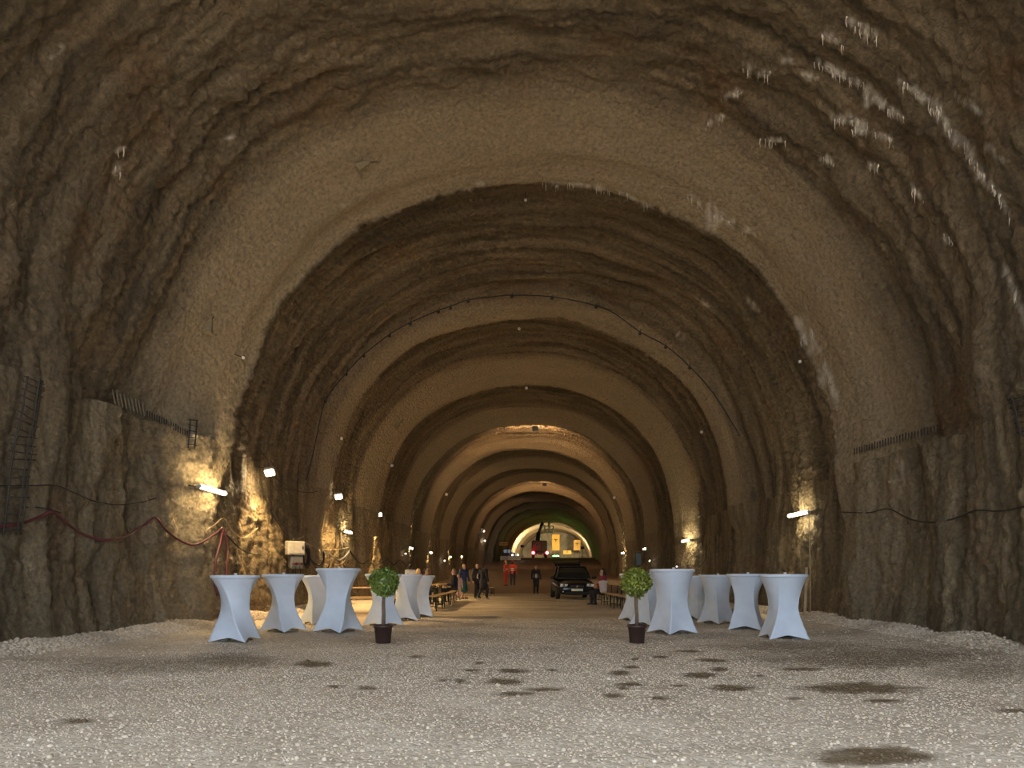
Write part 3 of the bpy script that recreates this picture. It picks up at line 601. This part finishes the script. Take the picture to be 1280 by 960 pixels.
# lime drips below the seeps: thin icicles
dm = MB(); rr = random.Random(5)
for (a, b, h, w, tl) in LIME[:36]:
    if 600 < b: continue
    for k in range(int(3+h*.28)):
        u = rr.uniform(-1, 1); c, s = math.cos(math.radians(tl)), math.sin(math.radians(tl)); x = a+u*h*c; y = b+u*h*s+rr.uniform(-2, 3)
        p = hit(x, y, .02, 30); L = rr.uniform(.04, .17); rd = rr.uniform(.004, .010)
        dm.tube([p+Vector((0, 0, .06)), p+Vector((rr.uniform(-.02, .02), 0, -L*.4)), p+Vector((0, 0, -L))], [rd*1.5, rd, rd*.3], 4)
lo = dm.build('lime_icicles', 'lime', ceiling); lo['kind'] = 'stuff'
# ------------------------------------------------------------------ beer tables and benches
def bench_like(name, X, d, L, wd, h, rz, label, cat):
    t = empty(name, (X, d, float(floorz(X, d))), label, cat, rz=rz, group='beer tables and benches')
    n = 2 if wd > .3 else 1
    for k in range(n): MB().box(((k-(n-1)/2)*wd/n, 0, h-.015), (wd/n-.006, L, .03), bev=.004).build('board', 'wood', t)
    for s in (-1, 1):
        y = s*L*.36; m = MB()
        for q in (-1, 1): m.tube([(q*wd*.36, y, h-.03), (q*wd*.44, y+s*.10, .01)], .016, 6)
        m.tube([(-wd*.42, y+s*.07, h*.3), (wd*.42, y+s*.07, h*.3)], .012, 5); m.tube([(0, y+s*.06, h*.35), (0, y-s*.35, h-.04)], .010, 5); m.build('leg_frame', 'greensteel', t)
    return t
bench_like('beer_table', -4.25, 20.3, 2.2, .52, .77, PI/2, 'spruce beer table set crosswise behind the left tree', 'table')
bench_like('beer_bench', -4.15, 19.6, 2.2, .26, .48, PI/2, 'spruce bench before the crosswise beer table at left', 'bench')
bench_like('beer_bench', -4.25, 21.1, 2.2, .26, .48, PI/2, 'spruce bench behind the crosswise beer table at left', 'bench')
rows = []
for k in range(4):
    d = 22.4+k*2.5
    w = ['nearest the camera', 'second from the camera', 'third from the camera', 'fourth from the camera'][k]
    bench_like('beer_table', -3.0, d, 2.2, .52, .77, 0, 'beer table in the left lengthwise row, '+w, 'table')
    bench_like('beer_bench', -2.40, d, 2.2, .26, .48, 0, 'aisle-side bench in the left lengthwise row, '+w, 'bench')
    bench_like('beer_bench', -3.65, d, 2.2, .26, .48, 0, 'wall-side bench in the left lengthwise row, '+w, 'bench')
    if k < 3:
        bench_like('beer_table', 4.15, d, 2.2, .52, .77, 0, 'beer table in the right lengthwise row, '+w, 'table')
        bench_like('beer_bench', 3.45, d, 2.2, .26, .48, 0, 'aisle-side bench in the right lengthwise row, '+w, 'bench')
        bench_like('beer_bench', 4.8, d, 2.2, .26, .48, 0, 'wall-side bench in the right lengthwise row, '+w, 'bench')
bench_like('beer_table', -1.75, 39.0, 2.2, .52, .77, .1, 'distant beer table beside the two orange workers', 'table')
bench_like('beer_bench', -1.15, 39.0, 2.2, .26, .48, .1, 'distant bench beside the two orange workers', 'bench')
# things on the left beer tables
M['red'] = mat('red_paper', (.55, .03, .05), .6); M['bottle'] = mat('brown_bottle', (.06, .03, .012), .15); M['orange'] = mat('hivis_orange', (.75, .09, .025), .7)
tag(MB().box((0, 0, .10), (.24, .18, .20), bev=.01).build('gift_box', 'red', None, (-2.95, 23.0, .772)), 'red box standing on the left beer table', 'box')
for i, (x, y) in enumerate([(-3.1, 22.0), (-2.8, 22.4), (-3.05, 24.3), (-2.85, 25.0)]):
    tag(MB().lathe([(.03, 0), (.042, .12), (.039, .12), (.028, .006), (.001, .006)], 12).build('paper_cup', 'white', None, (x, y, .772)), 'white paper cup on the left beer tables, '+['nearest the camera', 'beside the red box, nearer', 'behind the red box', 'farthest from the camera'][i], 'cup', 'paper cups')
for i, (x, y) in enumerate([(-2.9, 23.6), (-3.1, 25.6), (4.1, 22.3)]):
    t = empty('bottle', (x, y, .772), ['brown bottle behind the red box', 'brown bottle on the second left beer table', 'brown bottle on the nearest right beer table'][i], 'bottle', group='bottles on the beer tables')
    MB().lathe([(.03, 0), (.032, .01), (.032, .13), (.014, .18), (.012, .23), (.001, .23)], 12).build('glass_body', 'bottle', t); MB().lathe([(.015, .228), (.015, .24), (.001, .241)], 10).build('cap', 'steel', t)
tag(MB().lathe([(.10, 0), (.14, .018), (.138, .022), (.09, .008), (.001, .008)], 20).build('plate', 'white', None, (-2.85, 21.7, .772)), 'white plate on the nearest left beer table', 'plate')
# loudspeaker on a stand above the right tree
t = empty('loudspeaker', (float(ray(797.5, 700, 19.5)[0]), 19.5, 0), 'slim black loudspeaker on a pole behind the right tree', 'loudspeaker')
MB().box((0, 0, 1.54), (.16, .16, .36), bev=.012).build('cabinet', 'black', t); MB().box((0, -.083, 1.54), (.13, .01, .32)).build('grille', 'greensteel', t)
MB().tube([(0, 0, .3), (0, 0, 1.36)], .018, 8).build('pole', 'black', t)
for k in range(3): MB().tube([(0, 0, .55), (.4*math.cos(k*2.09), .4*math.sin(k*2.09), .015)], .013, 6).build('leg', 'black', t)
# ------------------------------------------------------------------ people
def surfnet(lo, hi, vox, field):
    n = [int(math.ceil((h-l)/vox))+1 for l, h in zip(lo, hi)]
    ax = [l+vox*np.arange(k) for l, k in zip(lo, n)]; G = np.stack(np.meshgrid(*ax, indexing='ij'), -1)
    V = field(G.reshape(-1, 3)).reshape(n); ins = V < 0
    cs = [(i, j, k) for i in (0, 1) for j in (0, 1) for k in (0, 1)]; sh = tuple(k-1 for k in n)
    def cut(A, c): return A[c[0]:c[0]+sh[0], c[1]:c[1]+sh[1], c[2]:c[2]+sh[2]]
    cnt = sum(cut(ins, c).astype(int) for c in cs); act = (cnt > 0) & (cnt < 8)
    acc = np.zeros(sh+(3,)); num = np.zeros(sh)
    for a in cs:
        for ax_ in range(3):
            if a[ax_]: continue
            b = list(a); b[ax_] = 1; va, vb = cut(V, a), cut(V, b); x = (va < 0) != (vb < 0)
            t = np.where(x, va/np.where(x, va-vb, 1), 0); p = np.zeros(sh+(3,)); p[...] = a; p[..., ax_] += t; acc += p*x[..., None]; num += x
    idx = -np.ones(sh, int); idx[act] = np.arange(act.sum()); I = np.argwhere(act)
    P = (I+acc[act]/num[act][:, None])*vox+np.array(lo); Q = []
    for ax_ in range(3):
        o = [(ax_+1) % 3, (ax_+2) % 3]; s0 = [slice(None)]*3; s1 = [slice(None)]*3; s0[ax_] = slice(0, -1); s1[ax_] = slice(1, None)
        A, B = ins[tuple(s0)], ins[tuple(s1)]; E = np.argwhere(A != B); E = E[(E[:, o[0]] > 0) & (E[:, o[1]] > 0) & (E[:, o[0]] < n[o[0]]-1) & (E[:, o[1]] < n[o[1]]-1)]
        if not len(E): continue
        e0 = np.zeros(3, int); e0[o[0]] = 1; e1 = np.zeros(3, int); e1[o[1]] = 1
        q = np.stack([idx[tuple((E-e0-e1).T)], idx[tuple((E-e1).T)], idx[tuple(E.T)], idx[tuple((E-e0).T)]], 1)
        fl = ~A[tuple(E.T)]; q[fl] = q[fl][:, ::-1]; Q.append(q)
    return P, np.concatenate(Q)
def caps(L, k=.025):
    def f(G):
        R = None
        for a, b, ra, rb in L:
            a = np.array(a); b = np.array(b); ba = b-a; t = np.clip(((G-a)@ba)/max(ba@ba, 1e-9), 0, 1)
            d = np.linalg.norm(G-a-t[:, None]*ba, axis=1)-(ra+(rb-ra)*t)
            if R is None: R = d
            else: h = np.clip(.5+.5*(R-d)/k, 0, 1); R = R+(d-R)*h-k*h*(1-h)
        return R
    return f
def blob(L, vox=.02, k=.025):
    A = np.array([[*(np.array(p)-max(ra, rb)-.04), *(np.array(p)+max(ra, rb)+.04)] for a, b, ra, rb in L for p in (a, b)])
    return surfnet(A[:, :3].min(0), A[:, 3:].max(0), vox, caps(L, k))
_mc = {}
def cmat(c, r=.8):
    key = tuple(c)
    if key not in _mc: _mc[key] = mat('cloth_%d' % len(_mc), c, r, var=.12, scale=12)
    return _mc[key]
def person(px, d, H, label, top, bottom, hair=(.02, .014, .01), rz=0, pose='stand', skirt=False, longhair=False, arms='down', stripe=None, coat=False, z=None, X=None, shoes=(.03, .03, .03)):
    X = (px-CX)/F*d if X is None else X; z = float(floorz(X, d)) if z is None else z
    t = empty('person', (X, d, z), label, 'person', rz=rz); t.scale = (H/1.7,)*3
    if pose == 'sit': hz, sh = .52, 1.04
    else: hz, sh = .90, 1.41
    sp = {'walk': .16}.get(pose, 0)
    hipL, hipR = (-.095, 0, hz), (.095, 0, hz)
    if pose == 'sit': legs = [((-.12, -.42, .50), (-.12, -.40, .09)), ((.12, -.42, .50), (.12, -.36, .09))]
    else: legs = [((-.11, -.03-sp, .49), (-.11, -sp*.9, .09)), ((.11, -.02+sp*.3, .49), (.11, .04+sp*1.3, .09+sp*.2))]
    SL, SR = (-.185, 0, sh), (.185, 0, sh)
    el = {'down': [((-.25, .03, sh-.29), (-.26, -.06, sh-.53)), ((.25, .03, sh-.29), (.26, -.06, sh-.53))],
          'front': [((-.25, -.03, sh-.28), (-.12, -.25, sh-.33)), ((.25, -.03, sh-.28), (.10, -.25, sh-.31))],
          'one': [((-.25, .03, sh-.29), (-.26, -.06, sh-.53)), ((.27, -.05, sh-.25), (.20, -.27, sh-.16))]}[arms]
    hd = (0, -.03, sh+.20)
    trunk = [((0, 0, hz), (0, .01, hz+.22), .135, .118), ((0, .01, hz+.22), (0, 0, sh-.10), .118, .135), ((-.11, 0, sh-.06), (.11, 0, sh-.06), .10, .10), (SL, SR, .068, .068)]
    body = list(trunk)+[((0, 0, sh), (0, -.015, sh+.12), .058, .052), ((0, -.02, sh+.15), (0, -.015, sh+.24), .072, .088), ((0, -.06, sh+.115), (0, -.05, sh+.16), .045, .06), ((0, -.105, sh+.185), (0, -.115, sh+.165), .012, .018),
            ((-.085, -.01, sh+.18), (-.09, -.01, sh+.20), .016, .018), ((.085, -.01, sh+.18), (.09, -.01, sh+.20), .016, .018)]
    armc = []; legc = []
    for S, (e, w) in zip((SL, SR), el):
        armc += [(S, e, .060, .045), (e, w, .045, .032)]
    for Hp, (k, a) in zip((hipL, hipR), legs):
        legc += [(Hp, k, .092, .062), (k, a, .060, .042)]
    feet = [((a[0], a[1]+.03, .045), (a[0]*1.15, a[1]-.14, .035), .043, .036) for k, a in legs]
    hands = []
    for (e, w), sg in zip(el, (-1, 1)):
        u = Vector(w)-Vector(e); u.normalize(); pm = Vector(w)+u*.06; hands.append((w, tuple(pm), .030, .036))
    P, Q = blob(body+armc+legc+feet+hands, .02)
    mb = MB(); mb.add(P, [tuple(q) for q in Q])
    for (e, w), sg in zip(el, (-1, 1)):                       # five fingers per hand, rooted in the palm
        u = (Vector(w)-Vector(e)).normalized(); a = u.cross(Vector((1, 0, 0))).normalized(); b = Vector((-sg, 0, 0)); pm = Vector(w)+u*.07
        for f in range(4):
            L = (.060, .072, .066, .050)[f]; r0 = pm+a*(.020*(f-1.5)); mb.tube([r0, r0+u*L*.55+b*.006, r0+u*L+b*.022], [.010, .009, .007], 5)
        r0 = Vector(w)+u*.03-a*.025; mb.tube([r0, r0-a*.03+u*.03+b*.01, r0-a*.038+u*.06+b*.02], [.012, .010, .008], 5)
    mb.build('body', cmat((.50, .29, .20), .6), t)
    g = lambda L, q: [(a, b, ra+q, rb+q) for a, b, ra, rb in L]
    tl = trunk+armc+([((0, 0, hz), (0, .01, hz-.30), .15, .16)] if coat else [])
    P, Q = blob(g(tl, .016), .021); link('jacket' if coat else 'shirt', npmesh('shirt', P, Q), cmat(top), t)
    if skirt:
        P, Q = blob([((0, 0, hz+.05), (0, 0, hz-.42), .135, .21)], .025); link('skirt', npmesh('skirt', P, Q), cmat(bottom), t)
    else:
        P, Q = blob(g([((-.05, 0, hz+.02), (.05, 0, hz+.02), .125, .125)]+legc, .015), .021); link('trousers', npmesh('trousers', P, Q), cmat(bottom), t)
    for f in feet:
        P, Q = blob(g([f], .008), .018); link('shoe', npmesh('shoe', P, Q), cmat(shoes, .5), t)
    hl = [((0, .015, sh+.22), (0, 0, sh+.27), .088, .082), ((0, .045, sh+.17), (0, .03, sh+.22), .07, .08)]
    if longhair: hl += [((0, .06, sh+.16), (0, .085, sh-.10), .075, .06), ((-.075, .01, sh+.20), (-.085, .0, sh+.02), .04, .035), ((.075, .01, sh+.20), (.085, .0, sh+.02), .04, .035)]
    P, Q = blob(hl, .018); link('hair', npmesh('hair', P, Q), cmat(hair, .5), t)
    for sg in (-1, 1): MB().ball((sg*.032, -.098, sh+.215), .011, 8, 6).build('eye', 'black', t)
    MB().ball((0, -.100, sh+.135), (.024, .010, .006), 8, 6).build('mouth', 'hose', t)
    if stripe:
        m = MB(); 
        for zz in (hz+.16, hz+.28): m.lathe([(.160, zz-.028), (.163, zz), (.160, zz+.028), (.12, zz+.028), (.12, zz-.028)], 20)
        m.build('reflective_band', 'reflect', t)
        P, Q = blob([((0, -.01, sh+.25), (0, 0, sh+.29), .098, .09)], .02); link('helmet', npmesh('helmet', P, Q), cmat(stripe, .4), t)
    if coat == 'open':
        P, Q = blob([((0, -.06, sh-.08), (0, -.05, hz-.10), .075, .115)], .02); link('blouse', npmesh('blouse', P, Q), cmat((.62, .60, .58)), t)
    return t
M['reflect'] = mat('reflective_tape', (.85, .85, .85), .4)
DK = (.018, .018, .022)
person(670, 43.0, 1.70, 'person in dark open cardigan and white top walking in mid-aisle', (.035, .022, .022), DK, rz=.05, pose='walk', longhair=True, coat='open')
person(632, 51.0, 1.72, 'worker in red-orange suit with bright bands, left of the two', (.62, .07, .03), (.55, .06, .03), rz=1.2, stripe=(.75, .35, .1), arms='front')
person(641, 51.5, 1.74, 'worker in orange vest and dark trousers, right of the two', (.70, .08, .03), (.05, .045, .05), rz=2.9, stripe=(.55, .07, .04))
person(580, 33.5, 1.60, 'person in dark blue top and teal skirt standing by beer tables', (.02, .035, .10), (.02, .09, .09), hair=(.12, .07, .035), rz=.6, skirt=True, longhair=True)
person(596.5, 34.5, 1.66, 'person in black jacket over pale shirt, left of the standing pair', DK, (.014, .014, .016), rz=.5, coat='open', arms='one')
person(604, 33.0, 1.62, 'person in black coat seen from behind, right of the standing pair', (.012, .012, .016), (.02, .02, .025), hair=(.05, .03, .02), rz=2.5, coat=True, pose='walk', shoes=(.5, .45, .4))
person(573, 32.0, 1.12, 'child in pale pink dress standing between the guests', (.62, .42, .42), (.62, .44, .45), hair=(.20, .13, .07), rz=.3, skirt=True)
person(513, 31.0, 1.56, 'person in white shirt with dark hair behind the left bar tables', (.72, .70, .66), DK, rz=2.9, arms='front')
person(551, 27.3, 1.70, 'fair-haired person in tan top seated at the left row', (.35, .27, .16), DK, hair=(.40, .28, .14), rz=PI/2+.2, pose='sit', arms='front', X=-3.60, z=-.02)
person(558, 29.6, 1.75, 'dark-haired person in grey jacket seated at the left row', (.09, .085, .08), DK, rz=PI/2, pose='sit', arms='front', X=-3.60, z=-.02)
person(564, 29.8, 1.74, 'person in black top seated on the left row, aisle side', (.015, .015, .02), DK, hair=(.20, .12, .06), rz=-PI/2, pose='sit', arms='front', X=-2.42, z=-.02)
person(750, 26.8, 1.70, 'person in dark red top seated at the right row beside the car', (.22, .03, .05), DK, rz=-PI/2+.3, pose='sit', arms='front', X=3.42, z=-.02, longhair=True)
person(774, 27.4, 1.72, 'person in navy jacket seated at the right row behind the tree', (.012, .02, .05), DK, rz=PI+.3, pose='sit', arms='front', X=4.8, z=-.02)
tag(link('jacket', npmesh('jacket', *blob([((-.10, 0, .30), (.10, 0, .30), .07, .07), ((-.09, 0, .3), (-.07, -.05, -.02), .06, .05), ((.09, 0, .3), (.08, -.05, -.05), .06, .05), ((0, 0, .3), (0, 0, .02), .09, .09)], .02)), cmat((.55, .47, .42))), 'pale jacket draped over the bench end beside the car', 'jacket').location = (3.28, 25.6, .55)
# ------------------------------------------------------------------ black car with raised tailgate
M['carpaint'] = mat('black_car_paint', (.010, .011, .014), .18); M['carglass'] = mat('dark_glass', (.02, .024, .024), .06); M['lampglass'] = mat('headlamp', (.75, .78, .8), .12)
M['plate'] = mat('number_plate', (.85, .82, .62), .4); M['chrome'] = mat('chrome', (.7, .7, .7), .15, metal=1)
def ringxz(w, zb, zt, n=24, e=3.6):
    r = []; zc, hh = (zb+zt)/2, (zt-zb)/2
    for k in range(n):
        a = 2*PI*k/n; c, s = math.cos(a), math.sin(a); r.append((w*math.copysign(abs(c)**(2/e), c), zc+hh*math.copysign(abs(s)**(2/e), s)))
    return r
car = empty('car', (2.93, 32.0, float(floorz(2.93, 33))), 'black car facing the camera with its tailgate raised', 'car', rz=.03)
MB().loft([[(x, y, z) for x, z in ringxz(w, a, b)] for y, w, a, b in [(0, .60, .36, .56), (.03, .74, .27, .64), (.12, .82, .22, .72), (.35, .86, .20, .80), (.9, .88, .19, .89), (1.25, .89, .19, .95), (2.4, .89, .19, .98), (3.6, .88, .20, .98), (4.05, .84, .26, .96), (4.2, .74, .32, .88)]]).build('body', 'carpaint', car)
def cab(y, wb, wt, zt): return [(-wb, y, .93), (wb, y, .93), (wt, y, zt), (wt*.8, y, zt+.03), (-wt*.8, y, zt+.03), (-wt, y, zt)]
MB().loft([cab(1.05, .76, .74, .945), cab(1.45, .80, .70, 1.20), cab(1.95, .81, .62, 1.47), cab(2.8, .81, .62, 1.51), cab(3.7, .80, .62, 1.48), cab(4.05, .78, .66, 1.30)], sm=False).build('cabin', 'carglass', car)
MB().loft([[(x, y, z) for x, z in ringxz(w, a, b, 16)] for y, w, a, b in [(1.90, .60, 1.47, 1.51), (2.1, .635, 1.47, 1.55), (3.4, .635, 1.47, 1.555), (3.75, .60, 1.46, 1.52)]]).build('roof', 'carpaint', car)
for s in (-1, 1):
    MB().tube([(s*.77, 1.08, .94), (s*.70, 1.48, 1.22), (s*.62, 1.95, 1.50)], .03, 6).build('pillar', 'carpaint', car)
    MB().tube([(s*.81, 2.75, .95), (s*.64, 2.75, 1.5)], .03, 6).build('pillar', 'carpaint', car)
    h = MB().loft([[(s*.60+x, y, .64+z) for x, z in ((-.17, -.06), (.15, -.05), (.19, .06), (-.13, .08))] for y in (.02, .22)], sm=False).build('headlight', 'lampglass', car)
    MB().lathe([(.05, 0), (.055, .02), (.001, .03)], 12).build('lens', 'chrome', h, (s*.60, .02, .65)).rotation_euler = (PI/2, 0, 0)
    MB().ball((s*.62, .03, .36), (.06, .03, .045), 10, 6).build('fog_lamp', 'chrome', car)
    mi = MB().ball((s*.98, 1.35, 1.0), (.11, .07, .08), 12, 8).tube([(s*.84, 1.38, .95), (s*.95, 1.36, .99)], .025, 6).build('mirror', 'carpaint', car)
    MB().ball((s*.98, 1.40, 1.0), (.09, .03, .065), 10, 6).build('mirror_glass', 'chrome', mi)
    MB().box((s*.89, 1.95, .72), (.03, .16, .025)).build('door_handle', 'chrome', car)
    for y in (.78, 3.42):
        w = MB().lathe([(.20, -.10), (.30, -.10), (.325, -.06), (.325, .06), (.30, .10), (.20, .10)], 24).build('wheel', 'black', car, (s*.80, y, .325)); w.rotation_euler = (0, PI/2, 0)
        MB().lathe([(.20, -.06), (.20, .085), (.06, .075), (.001, .085)], 20).build('rim', 'steel', w)
MB().box((0, -.005, .60), (.62, .03, .11), bev=.01).build('grille', 'black', car); MB().lathe([(.055, 0), (.055, .02), (.001, .022)], 16).build('badge', 'chrome', car, (0, -.02, .60)).rotation_euler = (PI/2, 0, 0)
MB().box((0, -.035, .44), (.52, .02, .115), bev=.004).build('number_plate', 'plate', car)
MB().box((0, .0, .30), (1.1, .06, .10), bev=.02).build('air_intake', 'black', car)
MB().box((-.25, 1.18, 1.0), (.55, .02, .03), Matrix.Rotation(.1, 3, 'Y')).build('wiper', 'black', car); MB().box((.35, 1.18, 1.0), (.5, .02, .03), Matrix.Rotation(.1, 3, 'Y')).build('wiper', 'black', car)
tg = MB().loft([[(x, y, z+dz) for x, z in ringxz(w, -.05, .05, 12)] for y, w, dz in [(3.75, .62, 1.55), (4.1, .66, 1.70), (4.6, .80, 1.86), (4.75, .80, 1.86)]]).build('tailgate', 'carpaint', car)
MB().box((0, 4.25, 1.70), (1.1, .5, .02), Matrix.Rotation(.42, 3, 'X')).build('rear_window', 'carglass', tg)
for s in (-1, 1): MB().tube([(s*.6, 3.9, 1.30), (s*.68, 4.4, 1.72)], .014, 6).build('gas_strut', 'steel', car)
# ------------------------------------------------------------------ far bench: crane truck, parked machine, signs, lamps
M['truckred'] = mat('dark_red_paint', (.20, .012, .015), .4); M['tail_lit'] = emis('lit_tail_lamp', (1, .03, .05), 12); M['yellow'] = mat('yellow_panel', (.55, .30, .02), .5, var=.1, scale=2); M['green_lit'] = emis('lit_green_lamp', (.08, 1, .15), 30)
M['machine'] = mat('dark_machine_paint', (.03, .03, .035), .5)
BZ = 3.98
def far(px, py, d): return Vector(ray(px, py, d))
x0 = far(675, 697, 114); t = empty('crane_truck', (x0.x, 114, BZ), 'crane truck seen from behind with red tail lamps and raised boom', 'truck')
MB().box((0, 2.5, .85), (2.3, 6.0, .35), bev=.05).build('chassis', 'machine', t)
MB().box((-.55, .4, 1.9), (1.55, 1.3, 1.8), bev=.12).build('crane_house', 'truckred', t)
MB().lathe([(.24, 0), (.24, .03), (.16, .03), (.16, 0)], 20).build('round_mark', 'white', t, (-.5, -.27, 2.05)).rotation_euler = (PI/2, 0, 0)
MB().box((.2, 5.2, 2.0), (2.3, 1.6, 2.0), bev=.1).build('cab', 'truckred', t)
MB().loft([[Vector((-.45, .3, 2.2))+Vector((u*w, 0, v*w)) for u, v in ((-1, -1), (1, -1), (1, 1), (-1, 1))] for w in (.30,)]+[[Vector((-.05, .3, 4.1))+Vector((u*.26, 0, v*.2)) for u, v in ((-1, -1), (1, -1), (1, 1), (-1, 1))], [Vector((.55, .2, 5.9))+Vector((u*.22, 0, v*.2)) for u, v in ((-1, -1), (1, -1), (1, 1), (-1, 1))]], sm=False)
m = MB(); m.tube([(-.45, .3, 2.2), (-.2, .3, 4.1)], .34, 8); m.build('boom', 'machine', t)
MB().tube([(-.2, .3, 4.0), (.45, .2, 5.75)], .24, 8).build('boom_extension', 'machine', t); MB().tube([(-.1, 0, 2.6), (.05, 0, 4.3)], .08, 8).build('hydraulic_ram', 'chrome', t)
bk = MB().box((1.45, .2, 4.1), (1.3, .8, .10)).build('basket', 'grey', t)
m = MB()
for zz in (4.6, 5.15): m.tube([(.8, -.2, zz), (2.1, -.2, zz)], .05, 6); m.tube([(.8, .6, zz), (2.1, .6, zz)], .05, 6)
for xx in (.8, 1.45, 2.1): m.tube([(xx, -.2, 4.1), (xx, -.2, 5.15)], .05, 6); m.tube([(xx, .6, 4.1), (xx, .6, 5.15)], .05, 6)
m.tube([(.5, .2, 5.6), (.9, .2, 4.2)], .1, 6); m.build('railing', 'white', bk)
for s in (-1, 1):
    MB().lathe([(.2, 0), (.24, .05), (.001, .08)], 14).build('tail_lamp', 'tail_lit', t, (s*1.1, -.56, .80)).rotation_euler = (PI/2, 0, 0)
    MB().lathe([(.1, 0), (.12, .04), (.001, .05)], 12).build('reverse_lamp', 'lampglass', t, (s*.45, -.56, .55)).rotation_euler = (PI/2, 0, 0)
    for y in (.3, 1.5, 5.0):
        w = MB().lathe([(.28, -.16), (.46, -.15), (.5, -.1), (.5, .1), (.46, .15), (.28, .16)], 18).build('wheel', 'black', t, (s*1.0, y, .5)); w.rotation_euler = (0, PI/2, 0)
MB().box((0, -.52, .70), (2.4, .06, .30)).build('rear_bumper', 'truckred', t)
person(685.5, 114.2, 1.70, 'worker in white suit standing in the crane basket', (.7, .66, .6), (.6, .58, .54), rz=2.0, X=x0.x+1.45, z=BZ+4.16)
# parked machine at left of the crest
x1 = far(638, 697, 96); t = empty('loader', (x1.x, 96, float(floorz(x1.x, 96))), 'dark wheel loader parked at the top of the ramp', 'loader'); t.scale = (.72,)*3
MB().box((-.3, .8, 1.15), (2.6, 2.4, .8), bev=.1).build('hull', 'machine', t); MB().box((-.6, 1.0, 1.85), (1.4, 1.4, .8), bev=.08).build('cab', 'carglass', t)
MB().box((-.6, 1.0, 2.3), (1.55, 1.55, .10), bev=.03).build('roof', 'machine', t)
MB().loft([[(x, -1.2+y, z) for y, z in ((0, .15), (.1, .9), (.7, .8), (.6, .15))] for x in (-1.9, 1.9)], sm=False).build('bucket', 'steel', t)
for s in (-1, 1):
    MB().tube([(s*.6-.3, -.1, 1.2), (s*.6-.3, -.8, .6)], .12, 6).build('lift_arm', 'machine', t)
    for y in (.1, 1.7): MB().lathe([(.3, -.22), (.55, -.2), (.6, -.12), (.6, .12), (.55, .2), (.3, .22)], 18).build('wheel', 'black', t, (s*1.25-.3, y, .6)).rotation_euler = (0, PI/2, 0)
    MB().ball((s*.5+.9, -.43, 1.15), .10, 8, 6).build('work_lamp', 'white_lit', t)
def sign(px0, py0, px1, py1, d, label, glyph, zfoot):
    a = far(px0, py1, d); b = far(px1, py0, d); w = b.x-a.x; h = b.z-a.z; t = empty('sign_board', ((a.x+b.x)/2, d, zfoot), label, 'sign', group='yellow boards at the far end'); z = (a.z+b.z)/2-zfoot
    MB().box((0, 0, z), (w, .06, h), bev=.01).build('board', 'yellow', t)
    for s in (-1, 1): MB().tube([(s*w*.4, .06, 0), (s*w*.4, .06, z+h*.4)], .04, 6).build('post', 'machine', t)
    if glyph == 'T':
        k = min(w, h)*.5; MB().box((0, -.045, z+h*.18), (k, .02, k*.22)).build('mark', 'black', t); MB().box((0, -.045, z+h*.18-k*.35), (k*.22, .02, k*.5)).build('mark', 'black', t)
    else:
        for q in range(7): MB().box(((q-3)*w*.12, -.045, z), (w*.07, .02, h*.36)).build('mark', 'black', t)
        m = MB(); [m.box((0, -.04, z+s*h*.47), (w, .02, h*.07)) for s in (-1, 1)]; [m.box((s*w*.485, -.04, z), (w*.03, .02, h)) for s in (-1, 1)]; m.build('border', 'black', t)
sign(624, 677.5, 635, 682, 92.5, 'small yellow board with dark border above the loader', 'B', float(ramp(92.5)))
sign(690, 668, 699.5, 688, 135, 'tall yellow board with dark mark right of the crane', 'T', BZ)
sign(717, 675, 725.5, 688, 136, 'square yellow board with dark mark at the far right', 'T', BZ)
sign(704, 688, 714, 693, 134, 'low yellow board with dark mark between the two others', 'T', BZ)
t = empty('beacon', far(695, 697, 112), 'green glowing lamp bar beside the crane truck', 'lamp'); t.location.z = BZ
MB().box((0, 0, .25), (.9, .12, .14), bev=.02).build('lens', 'green_lit', t); MB().box((0, 0, .10), (.8, .3, .2), bev=.02).build('base', 'machine', t)
def area_lamp(loc, tgt, E, col, label, size=.5):
    t = empty('work_light', loc, label, 'lamp', group='work lights at the far end'); dv = (Vector(tgt)-Vector(loc)).normalized(); R = dv.to_track_quat('-Z', 'Y').to_matrix()
    MB().box(R @ Vector((0, 0, .07)), (.6, .45, .14), R, .03).build('housing', 'machine', t); MB().box(R @ Vector((0, 0, -.01)), (.52, .38, .02), R).build('glass', 'white_lit', t)
    fz = float(ramp(loc[1])); MB().tube([(0, 0, 0), (0, 0, fz-loc[2])], .05, 6).build('mast', 'machine', t)
    for k in range(3): MB().tube([(0, 0, fz-loc[2]+.7), (.6*math.cos(k*2.1), .6*math.sin(k*2.1), fz-loc[2]+.03)], .03, 5).build('leg', 'machine', t)
    l = bpy.data.lights.new('work_beam', 'SPOT'); l.energy = E; l.color = col; l.spot_size = math.radians(130); l.spot_blend = .6; l.shadow_soft_size = .2
    lo = bpy.data.objects.new('work_beam', l); COL.objects.link(lo); lo.parent = t; lo.location = dv*.06; lo.rotation_euler = dv.to_track_quat('-Z', 'Y').to_euler()
area_lamp((far(653, 690, 122).x, 122, 6.2), (8, 146, 8.5), 1500, (1, .82, .48), 'work light on a mast left of the crane, lighting the face')
area_lamp((far(728, 690, 124).x, 124, 6.0), (7, 146, 8.5), 1200, (1, .80, .45), 'work light on a mast at the far right, lighting the face')
